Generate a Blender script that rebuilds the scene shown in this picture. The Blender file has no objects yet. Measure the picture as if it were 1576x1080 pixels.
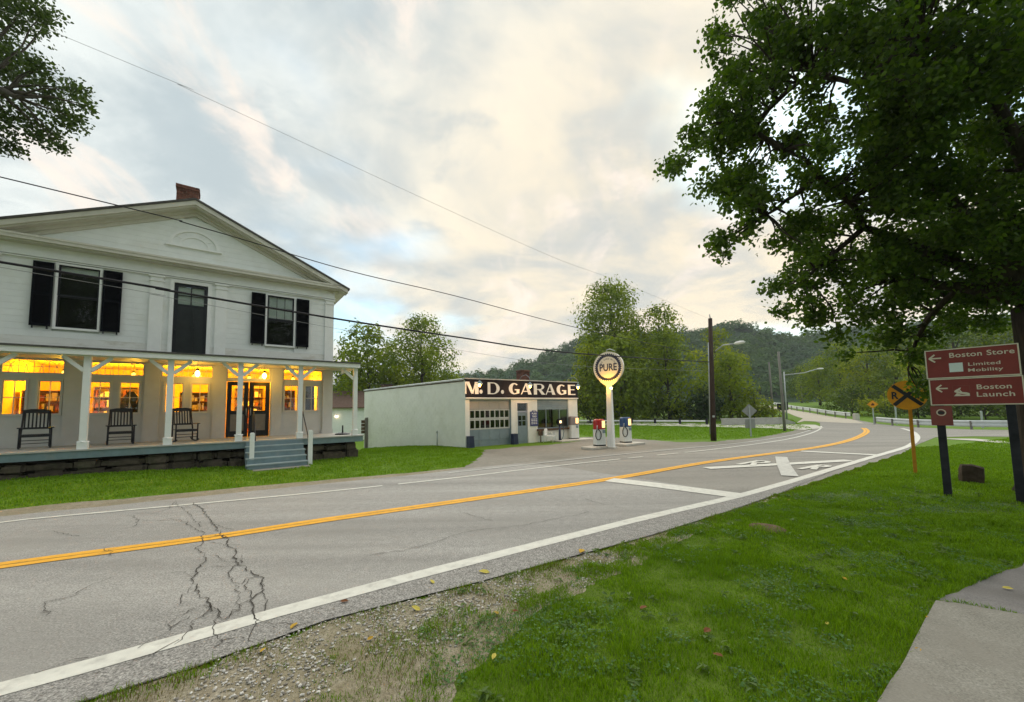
import bpy, bmesh, math, random
import numpy as np
from mathutils import Matrix, Vector, noise
from mathutils.geometry import delaunay_2d_cdt

rnd = random.Random(7)
rs = np.random.RandomState(11)
scene = bpy.context.scene
COL = scene.collection

# ------------------------------------------------------------------ camera
F, CX, CY, EYE = 600.0, 788.0, 585.0, 1.8          # survey constants (photo pixels, metres)
PITCH, ROLL = math.atan(45 / 600), math.radians(1.0)
_r0 = Vector((1, 0, 0)); _f = Vector((0, math.cos(PITCH), math.sin(PITCH))); _u0 = Vector((0, -math.sin(PITCH), math.cos(PITCH)))
_r = math.cos(ROLL) * _r0 - math.sin(ROLL) * _u0
_u = math.cos(ROLL) * _u0 + math.sin(ROLL) * _r0
cam_data = bpy.data.cameras.new('camera')
cam = bpy.data.objects.new('camera', cam_data); COL.objects.link(cam)
cam.matrix_world = Matrix(((_r.x, _u.x, -_f.x, 0), (_r.y, _u.y, -_f.y, 0), (_r.z, _u.z, -_f.z, EYE), (0, 0, 0, 1)))
cam_data.sensor_width = 36.0
cam_data.lens = F * 36.0 / 1576.0
cam_data.shift_y = (CY - 540.0) / 1576.0
cam_data.clip_start = 0.05; cam_data.clip_end = 3000
scene.camera = cam

# ------------------------------------------------------------------ sky, sun, exposure
SUN_EL, SUN_AZ = math.radians(42), math.radians(22)      # azimuth clockwise from +Y (view direction)
world = bpy.data.worlds.new('World'); scene.world = world; world.use_nodes = True
wn, wl = world.node_tree.nodes, world.node_tree.links
wn.clear()
def N(nodes, t, **kw):
    n = nodes.new(t)
    for k, v in kw.items():
        if k == 'inp':
            for kk, vv in v.items(): n.inputs[kk].default_value = vv
        else: setattr(n, k, v)
    return n
def ramp(nodes, stops, interp='LINEAR'):
    n = nodes.new('ShaderNodeValToRGB'); cr = n.color_ramp; cr.interpolation = interp
    while len(cr.elements) > 1: cr.elements.remove(cr.elements[-1])
    cr.elements[0].position = stops[0][0]; cr.elements[0].color = (*stops[0][1], 1)
    for p, c in stops[1:]:
        e = cr.elements.new(p); e.color = (*c, 1)
    return n
def build_sky():
    out = N(wn, 'ShaderNodeOutputWorld'); bg = N(wn, 'ShaderNodeBackground'); bg.inputs['Strength'].default_value = 0.1
    sky = N(wn, 'ShaderNodeTexSky', sky_type='NISHITA', sun_disc=False, sun_elevation=SUN_EL, sun_rotation=SUN_AZ)
    tc = N(wn, 'ShaderNodeTexCoord')
    nrm = N(wn, 'ShaderNodeVectorMath', operation='NORMALIZE'); wl.new(tc.outputs['Generated'], nrm.inputs[0])
    sep = N(wn, 'ShaderNodeSeparateXYZ'); wl.new(nrm.outputs[0], sep.inputs[0])
    zc = N(wn, 'ShaderNodeMath', operation='MAXIMUM'); wl.new(sep.outputs['Z'], zc.inputs[0]); zc.inputs[1].default_value = 0.0
    za = N(wn, 'ShaderNodeMath', operation='ADD'); wl.new(zc.outputs[0], za.inputs[0]); za.inputs[1].default_value = 0.22
    dx = N(wn, 'ShaderNodeMath', operation='DIVIDE'); wl.new(sep.outputs['X'], dx.inputs[0]); wl.new(za.outputs[0], dx.inputs[1])
    dy = N(wn, 'ShaderNodeMath', operation='DIVIDE'); wl.new(sep.outputs['Y'], dy.inputs[0]); wl.new(za.outputs[0], dy.inputs[1])
    cb = N(wn, 'ShaderNodeCombineXYZ'); wl.new(dx.outputs[0], cb.inputs[0]); wl.new(dy.outputs[0], cb.inputs[1])
    n1 = N(wn, 'ShaderNodeTexNoise', inp={'Scale': 1.45, 'Detail': 8.0, 'Roughness': 0.58, 'Distortion': 0.5}); wl.new(cb.outputs[0], n1.inputs['Vector'])
    mp2 = N(wn, 'ShaderNodeMapping', inp={'Location': (3.7, 1.3, 0), 'Rotation': (0, 0, 0.5), 'Scale': (1.5, 0.8, 1)}); wl.new(cb.outputs[0], mp2.inputs[0])
    n2 = N(wn, 'ShaderNodeTexNoise', inp={'Scale': 1.9, 'Detail': 8.0, 'Roughness': 0.6, 'Distortion': 0.6}); wl.new(mp2.outputs[0], n2.inputs['Vector'])
    mp3 = N(wn, 'ShaderNodeMapping', inp={'Location': (9.1, 5.3, 0)}); wl.new(cb.outputs[0], mp3.inputs[0])
    n3 = N(wn, 'ShaderNodeTexNoise', inp={'Scale': 0.9, 'Detail': 4.0, 'Roughness': 0.5}); wl.new(mp3.outputs[0], n3.inputs['Vector'])
    # warm factor towards the low sun
    sd = Vector((math.sin(SUN_AZ) * math.cos(math.radians(13)), math.cos(SUN_AZ) * math.cos(math.radians(13)), math.sin(math.radians(13))))
    dt = N(wn, 'ShaderNodeVectorMath', operation='DOT_PRODUCT'); wl.new(nrm.outputs[0], dt.inputs[0]); dt.inputs[1].default_value = sd
    wm = N(wn, 'ShaderNodeMapRange', interpolation_type='SMOOTHSTEP', inp={'From Min': 0.48, 'From Max': 1.0}); wl.new(dt.outputs['Value'], wm.inputs['Value'])
    K = 10.0
    def c(r, g, b): return (r * K, g * K, b * K, 1)
    dark = N(wn, 'ShaderNodeMix', data_type='RGBA'); dark.inputs['A'].default_value = c(.315, .365, .385); dark.inputs['B'].default_value = c(.375, .385, .37); wl.new(wm.outputs[0], dark.inputs['Factor'])
    lite = N(wn, 'ShaderNodeMix', data_type='RGBA'); lite.inputs['A'].default_value = c(.53, .56, .545); lite.inputs['B'].default_value = c(.62, .54, .41); wl.new(wm.outputs[0], lite.inputs['Factor'])
    r1 = ramp(wn, [(0.36, (0, 0, 0)), (0.61, (1, 1, 1))], 'EASE'); wl.new(n1.outputs['Fac'], r1.inputs[0])
    mixc = N(wn, 'ShaderNodeMix', data_type='RGBA'); wl.new(r1.outputs['Color'], mixc.inputs['Factor']); wl.new(dark.outputs['Result'], mixc.inputs['A']); wl.new(lite.outputs['Result'], mixc.inputs['B'])
    # pink-cream streaks
    r2 = ramp(wn, [(0.50, (0, 0, 0)), (0.68, (0.85, 0.85, 0.85))], 'EASE'); wl.new(n2.outputs['Fac'], r2.inputs[0])
    mixp = N(wn, 'ShaderNodeMix', data_type='RGBA'); wl.new(r2.outputs['Color'], mixp.inputs['Factor']); wl.new(mixc.outputs['Result'], mixp.inputs['A']); mixp.inputs['B'].default_value = c(.65, .565, .49)
    # darker puffs
    mp4 = N(wn, 'ShaderNodeMapping', inp={'Location': (1.9, 7.7, 0), 'Rotation': (0, 0, -.3), 'Scale': (1.0, 1.25, 1)}); wl.new(cb.outputs[0], mp4.inputs[0])
    n4 = N(wn, 'ShaderNodeTexNoise', inp={'Scale': 2.3, 'Detail': 9.0, 'Roughness': 0.58, 'Distortion': 0.25}); wl.new(mp4.outputs[0], n4.inputs['Vector'])
    r4 = ramp(wn, [(0.51, (0, 0, 0)), (0.66, (0.75, 0.75, 0.75))], 'EASE'); wl.new(n4.outputs['Fac'], r4.inputs[0])
    mixd = N(wn, 'ShaderNodeMix', data_type='RGBA'); wl.new(r4.outputs['Color'], mixd.inputs['Factor']); wl.new(mixp.outputs['Result'], mixd.inputs['A']); wl.new(dark.outputs['Result'], mixd.inputs['B']); mixp = mixd
    # thin places where the blue behind shows
    r3 = ramp(wn, [(0.52, (0, 0, 0)), (0.70, (0.72, 0.72, 0.72))], 'EASE'); wl.new(n3.outputs['Fac'], r3.inputs[0])
    sc = N(wn, 'ShaderNodeMix', data_type='RGBA', blend_type='MULTIPLY'); sc.inputs['Factor'].default_value = 1; wl.new(sky.outputs[0], sc.inputs['A']); sc.inputs['B'].default_value = (1.15, 1.5, 1.4, 1)
    mixb = N(wn, 'ShaderNodeMix', data_type='RGBA'); wl.new(r3.outputs['Color'], mixb.inputs['Factor']); wl.new(mixp.outputs['Result'], mixb.inputs['A']); wl.new(sc.outputs['Result'], mixb.inputs['B'])
    # below the horizon: dull ground tone
    gz = N(wn, 'ShaderNodeMapRange', inp={'From Min': -0.06, 'From Max': 0.0}); wl.new(sep.outputs['Z'], gz.inputs['Value'])
    fin = N(wn, 'ShaderNodeMix', data_type='RGBA'); wl.new(gz.outputs[0], fin.inputs['Factor']); fin.inputs['A'].default_value = c(.08, .10, .06); wl.new(mixb.outputs['Result'], fin.inputs['B'])
    wl.new(fin.outputs['Result'], bg.inputs['Color']); wl.new(bg.outputs[0], out.inputs[0])
build_sky()
sl = bpy.data.lights.new('sun', 'SUN'); sl.energy = 1.5; sl.angle = math.radians(95); sl.color = (1.0, .94, .84)
so = bpy.data.objects.new('sun', sl); COL.objects.link(so)
sdv = Vector((math.sin(SUN_AZ) * math.cos(SUN_EL), math.cos(SUN_AZ) * math.cos(SUN_EL), math.sin(SUN_EL)))
so.rotation_euler = sdv.to_track_quat('Z', 'Y').to_euler(); so.location = (0, 0, 60)
vs = scene.view_settings; vs.view_transform = 'Standard'; vs.look = 'None'; vs.gamma = 1.0; vs.exposure = 0.84; vs.use_curve_mapping = False
scene.cycles.max_bounces = 7; scene.cycles.transparent_max_bounces = 12; scene.cycles.diffuse_bounces = 4
scene.cycles.sample_clamp_indirect = 6.0

# ------------------------------------------------------------------ terrain + survey helpers
def sstep(a, b, x):
    t = min(1, max(0, (x - a) / (b - a))); return t * t * (3 - 2 * t)
def T(x, y):
    z = 2.3 * sstep(33, 100, y) * sstep(6, 22, x)                    # the road climbs to the bridge
    z -= 1.0 * sstep(2, 22, (y - 17) - 0.62 * (x + 2) ) * (1 - sstep(-4, 8, x - 0.0 * y))   # lawn falls away behind the buildings
    hs_ = (x + 6.205) * .80137 + (y - 15.689) * .59816; hn2 = -(x + 6.205) * .59816 + (y - 15.689) * .80137
    z += 0.17 * sstep(-2.5, -8, hs_) * sstep(-4.6, -.8, hn2) * (1 - sstep(1, 4, hn2))       # lawn swells towards the store
    z += 0.05 * math.sin(x * .31 + 1) * math.sin(y * .27) * sstep(12, 30, y)
    return z
def ray(px, py): return _f + (px - CX) / F * _r - (py - CY) / F * _u
EYEV = Vector((0, 0, EYE))
def G(px, py, z=None):
    """ground point seen at a photo pixel"""
    d = ray(px, py)
    if z is not None:
        return EYEV + d * ((z - EYE) / d.z)
    t = 1.5; prev = t
    while t < 400:
        p = EYEV + d * t
        if p.z <= T(p.x, p.y): break
        prev = t; t += 0.05 + t * 0.01
    lo, hi = prev, t
    for _ in range(24):
        m = (lo + hi) / 2; p = EYEV + d * m
        if p.z <= T(p.x, p.y): hi = m
        else: lo = m
    return EYEV + d * hi
def A(px, py, depth):
    """point at a given forward distance on a photo ray"""
    d = ray(px, py); return EYEV + d * (depth / d.y)
def on_plane(px, py, p0, dirv):
    n = Vector((-dirv[1], dirv[0], 0)); d = ray(px, py)
    return EYEV + d * ((Vector((p0[0], p0[1], 0)) - EYEV).dot(n) / d.dot(n))

# ------------------------------------------------------------------ object helpers
def tag(o, label=None, cat=None, group=None, kind=None):
    if label: o['label'] = label
    if cat: o['category'] = cat
    if group: o['group'] = group
    if kind: o['kind'] = kind
    return o
def empty(name, loc, rz=0.0, label=None, cat=None, group=None, rot=None):
    o = bpy.data.objects.new(name, None); COL.objects.link(o); o.empty_display_size = 0.2
    o.location = loc; o.rotation_euler = rot if rot else (0, 0, rz)
    return tag(o, label, cat, group)
def link(name, me, m, parent=None, kind=None):
    o = bpy.data.objects.new(name, me); COL.objects.link(o)
    if m is not None and not me.materials: me.materials.append(m)
    if parent is not None: o.parent = parent
    if kind: o['kind'] = kind
    return o
def kids(o): return [c for c in bpy.data.objects if c.parent == o]
def copy_tree(o, parent=None, kidmap=None):
    c = o.copy(); COL.objects.link(c); c.parent = parent if parent else o.parent
    for ch in kids(o): copy_tree(ch, c)
    return c
class MB:
    def __init__(s): s.v = []; s.f = []; s.smooth = []
    def add(s, v, f, sm=False):
        b = len(s.v); s.v += [tuple(p) for p in v]; s.f += [tuple(i + b for i in q) for q in f]; s.smooth += [sm] * len(f); return s
    def box(s, x0, x1, y0, y1, z0, z1):
        v = [(x, y, z) for z in (z0, z1) for y in (y0, y1) for x in (x0, x1)]
        return s.add(v, [(0, 2, 3, 1), (4, 5, 7, 6), (0, 1, 5, 4), (2, 6, 7, 3), (0, 4, 6, 2), (1, 3, 7, 5)])
    def obox(s, c, size, M):
        c = Vector(c); v = []
        for z in (-.5, .5):
            for y in (-.5, .5):
                for x in (-.5, .5): v.append(c + M @ Vector((x * size[0], y * size[1], z * size[2])))
        return s.add(v, [(0, 2, 3, 1), (4, 5, 7, 6), (0, 1, 5, 4), (2, 6, 7, 3), (0, 4, 6, 2), (1, 3, 7, 5)])
    def beam(s, a, b, w, h, up=(0, 0, 1)):
        a, b = Vector(a), Vector(b); d = (b - a); L = d.length; d.normalize(); up = Vector(up)
        if abs(d.dot(up)) > .98: up = Vector((0, 1, 0))
        x = d.cross(up).normalized(); z = x.cross(d)
        M = Matrix((x, d, z)).transposed()
        return s.obox((a + b) / 2, (w, L, h), M)
    def prism(s, poly, y0, y1):
        """polygon in x,z (counter-clockwise seen from -y), extruded in y"""
        n = len(poly); v = [(p[0], y0, p[1]) for p in poly] + [(p[0], y1, p[1]) for p in poly]
        f = [tuple(range(n)), tuple(range(2 * n - 1, n - 1, -1))] + [(i, i + n, (i + 1) % n + n, (i + 1) % n) for i in range(n)]
        return s.add(v, f)
    def tube(s, pts, r, k=8, caps=True):
        pts = [Vector(p) for p in pts]; n = len(pts); rr = r if isinstance(r, (list, tuple)) else [r] * n
        v = []; ref = None
        for i, p in enumerate(pts):
            d = (pts[min(i + 1, n - 1)] - pts[max(i - 1, 0)]).normalized()
            if ref is None:
                ref = Vector((1, 0, 0)) if abs(d.x) < .9 else Vector((0, 1, 0))
            x = (ref - d * ref.dot(d)).normalized(); y = d.cross(x); ref = x
            for j in range(k):
                a = 2 * math.pi * j / k; v.append(p + (x * math.cos(a) + y * math.sin(a)) * rr[i])
        f = [(i * k + j, i * k + (j + 1) % k, (i + 1) * k + (j + 1) % k, (i + 1) * k + j) for i in range(n - 1) for j in range(k)]
        s.add(v, f, True)
        if caps: 
            b = len(s.v) - n * k
            s.f += [tuple(b + j for j in range(k - 1, -1, -1)), tuple(b + (n - 1) * k + j for j in range(k))]; s.smooth += [False, False]
        return s
    def lathe(s, prof, c=(0, 0, 0), k=16, sm=True, ex=1.0, ey=1.0):
        v = []
        for r, z in prof:
            for j in range(k):
                a = 2 * math.pi * j / k; v.append((c[0] + r * math.cos(a) * ex, c[1] + r * math.sin(a) * ey, c[2] + z))
        n = len(prof)
        f = [(i * k + j, i * k + (j + 1) % k, (i + 1) * k + (j + 1) % k, (i + 1) * k + j) for i in range(n - 1) for j in range(k)]
        s.add(v, f, sm); b = len(s.v) - n * k
        s.f += [tuple(b + j for j in range(k - 1, -1, -1)), tuple(b + (n - 1) * k + j for j in range(k))]; s.smooth += [False, False]
        return s
    def mesh(s, name):
        me = bpy.data.meshes.new(name); me.from_pydata(s.v, [], s.f); me.polygons.foreach_set('use_smooth', s.smooth); me.update(); return me
    def build(s, name, m, parent=None, kind=None): return link(name, s.mesh(name), m, parent, kind)
def np_mesh(name, verts, faces):
    verts = np.asarray(verts, np.float32).reshape(-1, 3); faces = np.asarray(faces, np.int32)
    k = faces.shape[1]; n = faces.shape[0]
    me = bpy.data.meshes.new(name); me.vertices.add(len(verts)); me.vertices.foreach_set('co', verts.ravel())
    me.loops.add(n * k); me.loops.foreach_set('vertex_index', faces.ravel())
    me.polygons.add(n); me.polygons.foreach_set('loop_start', np.arange(0, n * k, k, dtype=np.int32)); me.polygons.foreach_set('loop_total', np.full(n, k, np.int32))
    me.update(calc_edges=True); return me
def text(name, body, size, m, parent, loc, bold=0.0, depth=0.004, align='CENTER', sx=1.0, spacing=1.0, rot=(math.pi / 2, 0, 0), kind=None):
    cu = bpy.data.curves.new(name, 'FONT'); cu.body = body; cu.size = size; cu.extrude = depth; cu.offset = bold; cu.align_x = align; cu.space_character = spacing; cu.resolution_u = 4
    to = bpy.data.objects.new(name + '_tmp', cu); COL.objects.link(to)
    dg = bpy.context.evaluated_depsgraph_get(); me = bpy.data.meshes.new_from_object(to.evaluated_get(dg)); bpy.data.objects.remove(to)
    me.name = name; me.materials.clear()
    o = link(name, me, m, parent, kind); o.location = loc; o.rotation_euler = rot; o.scale = (sx, 1, 1); return o

# ------------------------------------------------------------------ materials
def mat(name, col, rough=.7, var=.25, scale=6.0, spec=.3, bump=0.0, bscale=40.0, metal=0.0, dirt=None, dscale=2.0, stretch=(1, 1, 1), island=0.0, coords='Object'):
    m = bpy.data.materials.new(name); m.use_nodes = True; nd, lk = m.node_tree.nodes, m.node_tree.links
    b = nd['Principled BSDF']; b.inputs['Roughness'].default_value = rough; b.inputs['Metallic'].default_value = metal; b.inputs['Specular IOR Level'].default_value = spec
    tc = N(nd, 'ShaderNodeTexCoord'); mp = N(nd, 'ShaderNodeMapping'); mp.inputs['Scale'].default_value = stretch; lk.new(tc.outputs[coords], mp.inputs[0])
    n = N(nd, 'ShaderNodeTexNoise', inp={'Scale': scale, 'Detail': 6.0, 'Roughness': .6}); lk.new(mp.outputs[0], n.inputs['Vector'])
    lo = tuple(max(0, c * (1 - var)) for c in col); hi = tuple(min(1, c * (1 + var)) for c in col)
    r = ramp(nd, [(.3, lo), (.7, hi)]); lk.new(n.outputs['Fac'], r.inputs[0]); last = r.outputs['Color']
    if island:
        ge = N(nd, 'ShaderNodeNewGeometry'); mr = N(nd, 'ShaderNodeMapRange', inp={'To Min': 1 - island, 'To Max': 1 + island}); lk.new(ge.outputs['Random Per Island'], mr.inputs['Value'])
        oi = N(nd, 'ShaderNodeObjectInfo'); ad = N(nd, 'ShaderNodeMath', operation='ADD'); lk.new(ge.outputs['Random Per Island'], ad.inputs[0]); lk.new(oi.outputs['Random'], ad.inputs[1])
        fr = N(nd, 'ShaderNodeMath', operation='FRACT'); lk.new(ad.outputs[0], fr.inputs[0]); lk.new(fr.outputs[0], mr.inputs['Value'])
        mu = N(nd, 'ShaderNodeVectorMath', operation='SCALE'); lk.new(last, mu.inputs[0]); lk.new(mr.outputs[0], mu.inputs['Scale']); last = mu.outputs[0]
    if dirt:
        n2 = N(nd, 'ShaderNodeTexNoise', inp={'Scale': dscale, 'Detail': 8.0, 'Roughness': .65}); lk.new(mp.outputs[0], n2.inputs['Vector'])
        r2 = ramp(nd, [(.52, (0, 0, 0)), (.75, (.8, .8, .8))]); lk.new(n2.outputs['Fac'], r2.inputs[0])
        mx = N(nd, 'ShaderNodeMix', data_type='RGBA'); lk.new(r2.outputs['Color'], mx.inputs['Factor']); lk.new(last, mx.inputs['A']); mx.inputs['B'].default_value = (*dirt, 1); last = mx.outputs['Result']
    lk.new(last, b.inputs['Base Color'])
    if bump:
        n3 = N(nd, 'ShaderNodeTexNoise', inp={'Scale': bscale, 'Detail': 5.0}); lk.new(mp.outputs[0], n3.inputs['Vector'])
        bp = N(nd, 'ShaderNodeBump', inp={'Strength': bump, 'Distance': .02}); lk.new(n3.outputs['Fac'], bp.inputs['Height']); lk.new(bp.outputs[0], b.inputs['Normal'])
    return m
def leafmat(name, c0, c1, trans=.35, rough=.55, tcol=None, big=None, scale=.25):
    """leaf colour varies from leaf to leaf and slowly over the crown"""
    m = bpy.data.materials.new(name); m.use_nodes = True; nd, lk = m.node_tree.nodes, m.node_tree.links
    b = nd['Principled BSDF']; b.inputs['Roughness'].default_value = rough; b.inputs['Specular IOR Level'].default_value = .25
    ge = N(nd, 'ShaderNodeNewGeometry'); r = ramp(nd, [(0, c0), (1, c1)]); lk.new(ge.outputs['Random Per Island'], r.inputs[0]); last = r.outputs['Color']
    if big:
        n = N(nd, 'ShaderNodeTexNoise', inp={'Scale': scale, 'Detail': 3.0}); lk.new(ge.outputs['Position'], n.inputs['Vector'])
        r2 = ramp(nd, [(.42, (0, 0, 0)), (.62, (.8, .8, .8))]); lk.new(n.outputs['Fac'], r2.inputs[0])
        mx = N(nd, 'ShaderNodeMix', data_type='RGBA'); lk.new(r2.outputs['Color'], mx.inputs['Factor']); lk.new(last, mx.inputs['A']); mx.inputs['B'].default_value = (*big, 1); last = mx.outputs['Result']
    lk.new(last, b.inputs['Base Color'])
    tr = N(nd, 'ShaderNodeBsdfTranslucent'); hs = N(nd, 'ShaderNodeVectorMath', operation='MULTIPLY'); lk.new(last, hs.inputs[0]); hs.inputs[1].default_value = tcol or (1.5, 1.5, .8); lk.new(hs.outputs[0], tr.inputs['Color'])
    ms = N(nd, 'ShaderNodeMixShader'); ms.inputs[0].default_value = trans; lk.new(b.outputs[0], ms.inputs[1]); lk.new(tr.outputs[0], ms.inputs[2]); lk.new(ms.outputs[0], nd['Material Output'].inputs['Surface'])
    return m
def emit(name, col, s):
    m = bpy.data.materials.new(name); m.use_nodes = True; b = m.node_tree.nodes['Principled BSDF']
    b.inputs['Base Color'].default_value = (*[min(1, c) for c in col], 1); b.inputs['Emission Color'].default_value = (*col, 1); b.inputs['Emission Strength'].default_value = s; return m
def glassmat(name, tint=(.9, .95, .95), refl=.12, rough=.02):
    m = bpy.data.materials.new(name); m.use_nodes = True; nd, lk = m.node_tree.nodes, m.node_tree.links
    nd.remove(nd['Principled BSDF']); t = N(nd, 'ShaderNodeBsdfTransparent'); t.inputs[0].default_value = (*tint, 1); g = N(nd, 'ShaderNodeBsdfGlossy'); g.inputs['Roughness'].default_value = rough
    fr = N(nd, 'ShaderNodeFresnel', inp={'IOR': 1.45}); ad = N(nd, 'ShaderNodeMath', operation='MULTIPLY_ADD'); lk.new(fr.outputs[0], ad.inputs[0]); ad.inputs[1].default_value = 1.0; ad.inputs[2].default_value = refl - .04
    ms = N(nd, 'ShaderNodeMixShader'); lk.new(ad.outputs[0], ms.inputs[0]); lk.new(t.outputs[0], ms.inputs[1]); lk.new(g.outputs[0], ms.inputs[2]); lk.new(ms.outputs[0], nd['Material Output'].inputs['Surface']); return m

M = {}
M['white'] = mat('white_paint', (.78, .80, .78), .5, .04, 3, .3, .04, 30, dirt=(.68, .68, .62), dscale=.9)
M['trim'] = mat('trim_paint', (.80, .81, .79), .5, .04, 4, .3)
M['stained'] = mat('stained_white_paint', (.74, .74, .70), .55, .05, 3, .3, .04, 30, dirt=(.46, .42, .31), dscale=1.1, stretch=(1, 1, 2.2))
M['cornice'] = mat('aged_cornice_paint', (.60, .575, .50), .55, .06, 3, .3, dirt=(.44, .42, .34), dscale=1.5)
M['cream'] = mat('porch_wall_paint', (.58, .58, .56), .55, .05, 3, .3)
M['black'] = mat('black_paint', (.008, .009, .013), .4, .3, 8, .4)
M['shutter'] = mat('shutter_paint', (.004, .005, .008), .8, .3, 8, .05)
M['deckblue'] = mat('deck_blue_paint', (.17, .24, .26), .55, .14, 4, .3, dirt=(.26, .28, .26), dscale=3)
M['deckfloor'] = mat('deck_floor', (.42, .42, .39), .6, .12, 5, .3)
M['stone'] = mat('foundation_stone', (.085, .07, .052), .9, .45, 5, .2, .5, 18, dirt=(.05, .06, .03), dscale=3, island=.3)
M['mortar'] = mat('dark_earth', (.03, .026, .02), .95, .4, 8, .1)
M['brick'] = mat('red_brick', (.15, .066, .047), .85, .3, 9, .2, .3, 60, island=.35)
M['joint'] = mat('mortar_joint', (.20, .17, .14), .9, .2, 9, .2)
M['shingle'] = mat('roof_shingle', (.09, .085, .08), .85, .35, 8, .2, .3, 30)
M['brownroof'] = mat('brown_roof', (.13, .085, .065), .85, .25, 5, .2, .2, 20)
M['glass'] = glassmat('window_glass', (.95, .97, .96), .07)
M['darkglass'] = glassmat('dark_window_glass', (.93, .95, .94), .03)
M['blind'] = mat('roller_blind', (.80, .84, .80), .8, .05, 3)
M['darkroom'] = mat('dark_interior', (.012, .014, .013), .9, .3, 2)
M['warmwall'] = mat('warm_plaster', (.75, .50, .09), .8, .15, 2)
M['wood'] = mat('varnished_wood', (.22, .11, .045), .5, .35, 5, .3, stretch=(1, 1, 8))
M['chair'] = mat('dark_chair_paint', (.012, .014, .02), .45, .3, 8, .4)
M['block'] = mat('painted_block', (.77, .80, .77), .55, .05, 2.2, .3, .15, 12, dirt=(.66, .69, .63), dscale=.8)
M['bluegrey'] = mat('blue_grey_paint', (.20, .27, .31), .5, .12, 3, .3)
M['navy'] = mat('navy_paint', (.018, .03, .075), .45, .25, 5, .4)
M['signblack'] = mat('sign_face_black', (.009, .007, .012), .55, .3, 3, .2)
M['letter'] = mat('white_letter_paint', (.82, .83, .80), .55, .05, 6, .3)
M['rust'] = mat('rusty_edge', (.12, .08, .055), .8, .4, 7, .2)
M['asphalt'] = None
M['concrete'] = mat('concrete', (.40, .395, .36), .85, .12, 3, .25, .35, 60, dirt=(.28, .27, .24), dscale=1.6, coords='Object')
M['white_line'] = mat('white_road_paint', (.64, .635, .57), .7, .1, 9, .2, dirt=(.40, .39, .35), dscale=7)
M['old_line'] = mat('worn_white_road_paint', (.52, .52, .48), .75, .12, 9, .2, dirt=(.27, .265, .25), dscale=5)
M['yellow_line'] = mat('yellow_road_paint', (.78, .40, .045), .7, .12, 9, .2, dirt=(.50, .29, .07), dscale=6)
M['crack'] = mat('crack_dark', (.075, .07, .062), .9, .3, 9, .1)
M['rail'] = mat('guard_rail_zinc', (.58, .62, .61), .5, .08, 4, .4)
M['polewood'] = mat('creosoted_pole', (.055, .038, .03), .85, .4, 3, .2, .4, 20, stretch=(6, 6, .6))
M['poleGrey'] = mat('weathered_pole', (.20, .19, .17), .85, .3, 3, .2, .3, 20, stretch=(6, 6, .6))
M['galv'] = mat('galvanised_steel', (.42, .45, .45), .45, .15, 4, .5, metal=.4)
M['cable'] = mat('black_cable', (.012, .011, .016), .6, .2, 4)
M['thincable'] = mat('grey_cable', (.30, .30, .31), .6, .2, 4)
M['red'] = mat('pump_red', (.36, .012, .012), .3, .12, 4, .5)
M['pumpblue'] = mat('pump_blue', (.012, .055, .17), .3, .12, 4, .5)
M['pumpgrey'] = mat('pump_grey', (.22, .20, .20), .35, .12, 4, .5)
M['pumpwhite'] = mat('pump_white', (.70, .74, .72), .35, .05, 4, .4)
M['rubber'] = mat('black_rubber', (.012, .012, .013), .6, .2, 6)
M['brown_sign'] = mat('brown_sign_face', (.20, .027, .02), .5, .12, 5, .35)
M['brown_sign2'] = mat('faded_brown_sign', (.21, .055, .045), .6, .12, 5, .3)
M['cream_letter'] = mat('cream_letter', (.62, .58, .46), .6, .05, 6)
M['signwhite'] = mat('sign_white', (.62, .72, .70), .5, .05, 6)
M['signyellow'] = mat('warning_yellow', (.70, .30, .008), .5, .15, 5, .3)
M['yellowpost'] = mat('yellow_post', (.50, .22, .012), .6, .2, 5, .3)
M['post'] = mat('dark_square_post', (.022, .024, .03), .8, .4, 6, .2, .2, 20)
M['bark'] = mat('oak_bark', (.045, .036, .028), .95, .45, 5, .1, .8, 14, stretch=(3, 3, .6))
M['barkgrey'] = mat('grey_bark', (.07, .062, .05), .95, .4, 5, .1, .6, 10, stretch=(3, 3, .6))
M['rock'] = mat('dark_rock', (.07, .052, .038), .95, .4, 5, .1, .8, 10)
M['bulbin'] = emit('shop_lamp_glow', (1.0, .55, .06), 3.5)
M['bulb'] = emit('lamp_glow', (1.0, .58, .12), 14)
M['bulbsoft'] = emit('pump_glow', (1.0, .50, .16), 1.6)
M['gravel'] = None

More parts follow.
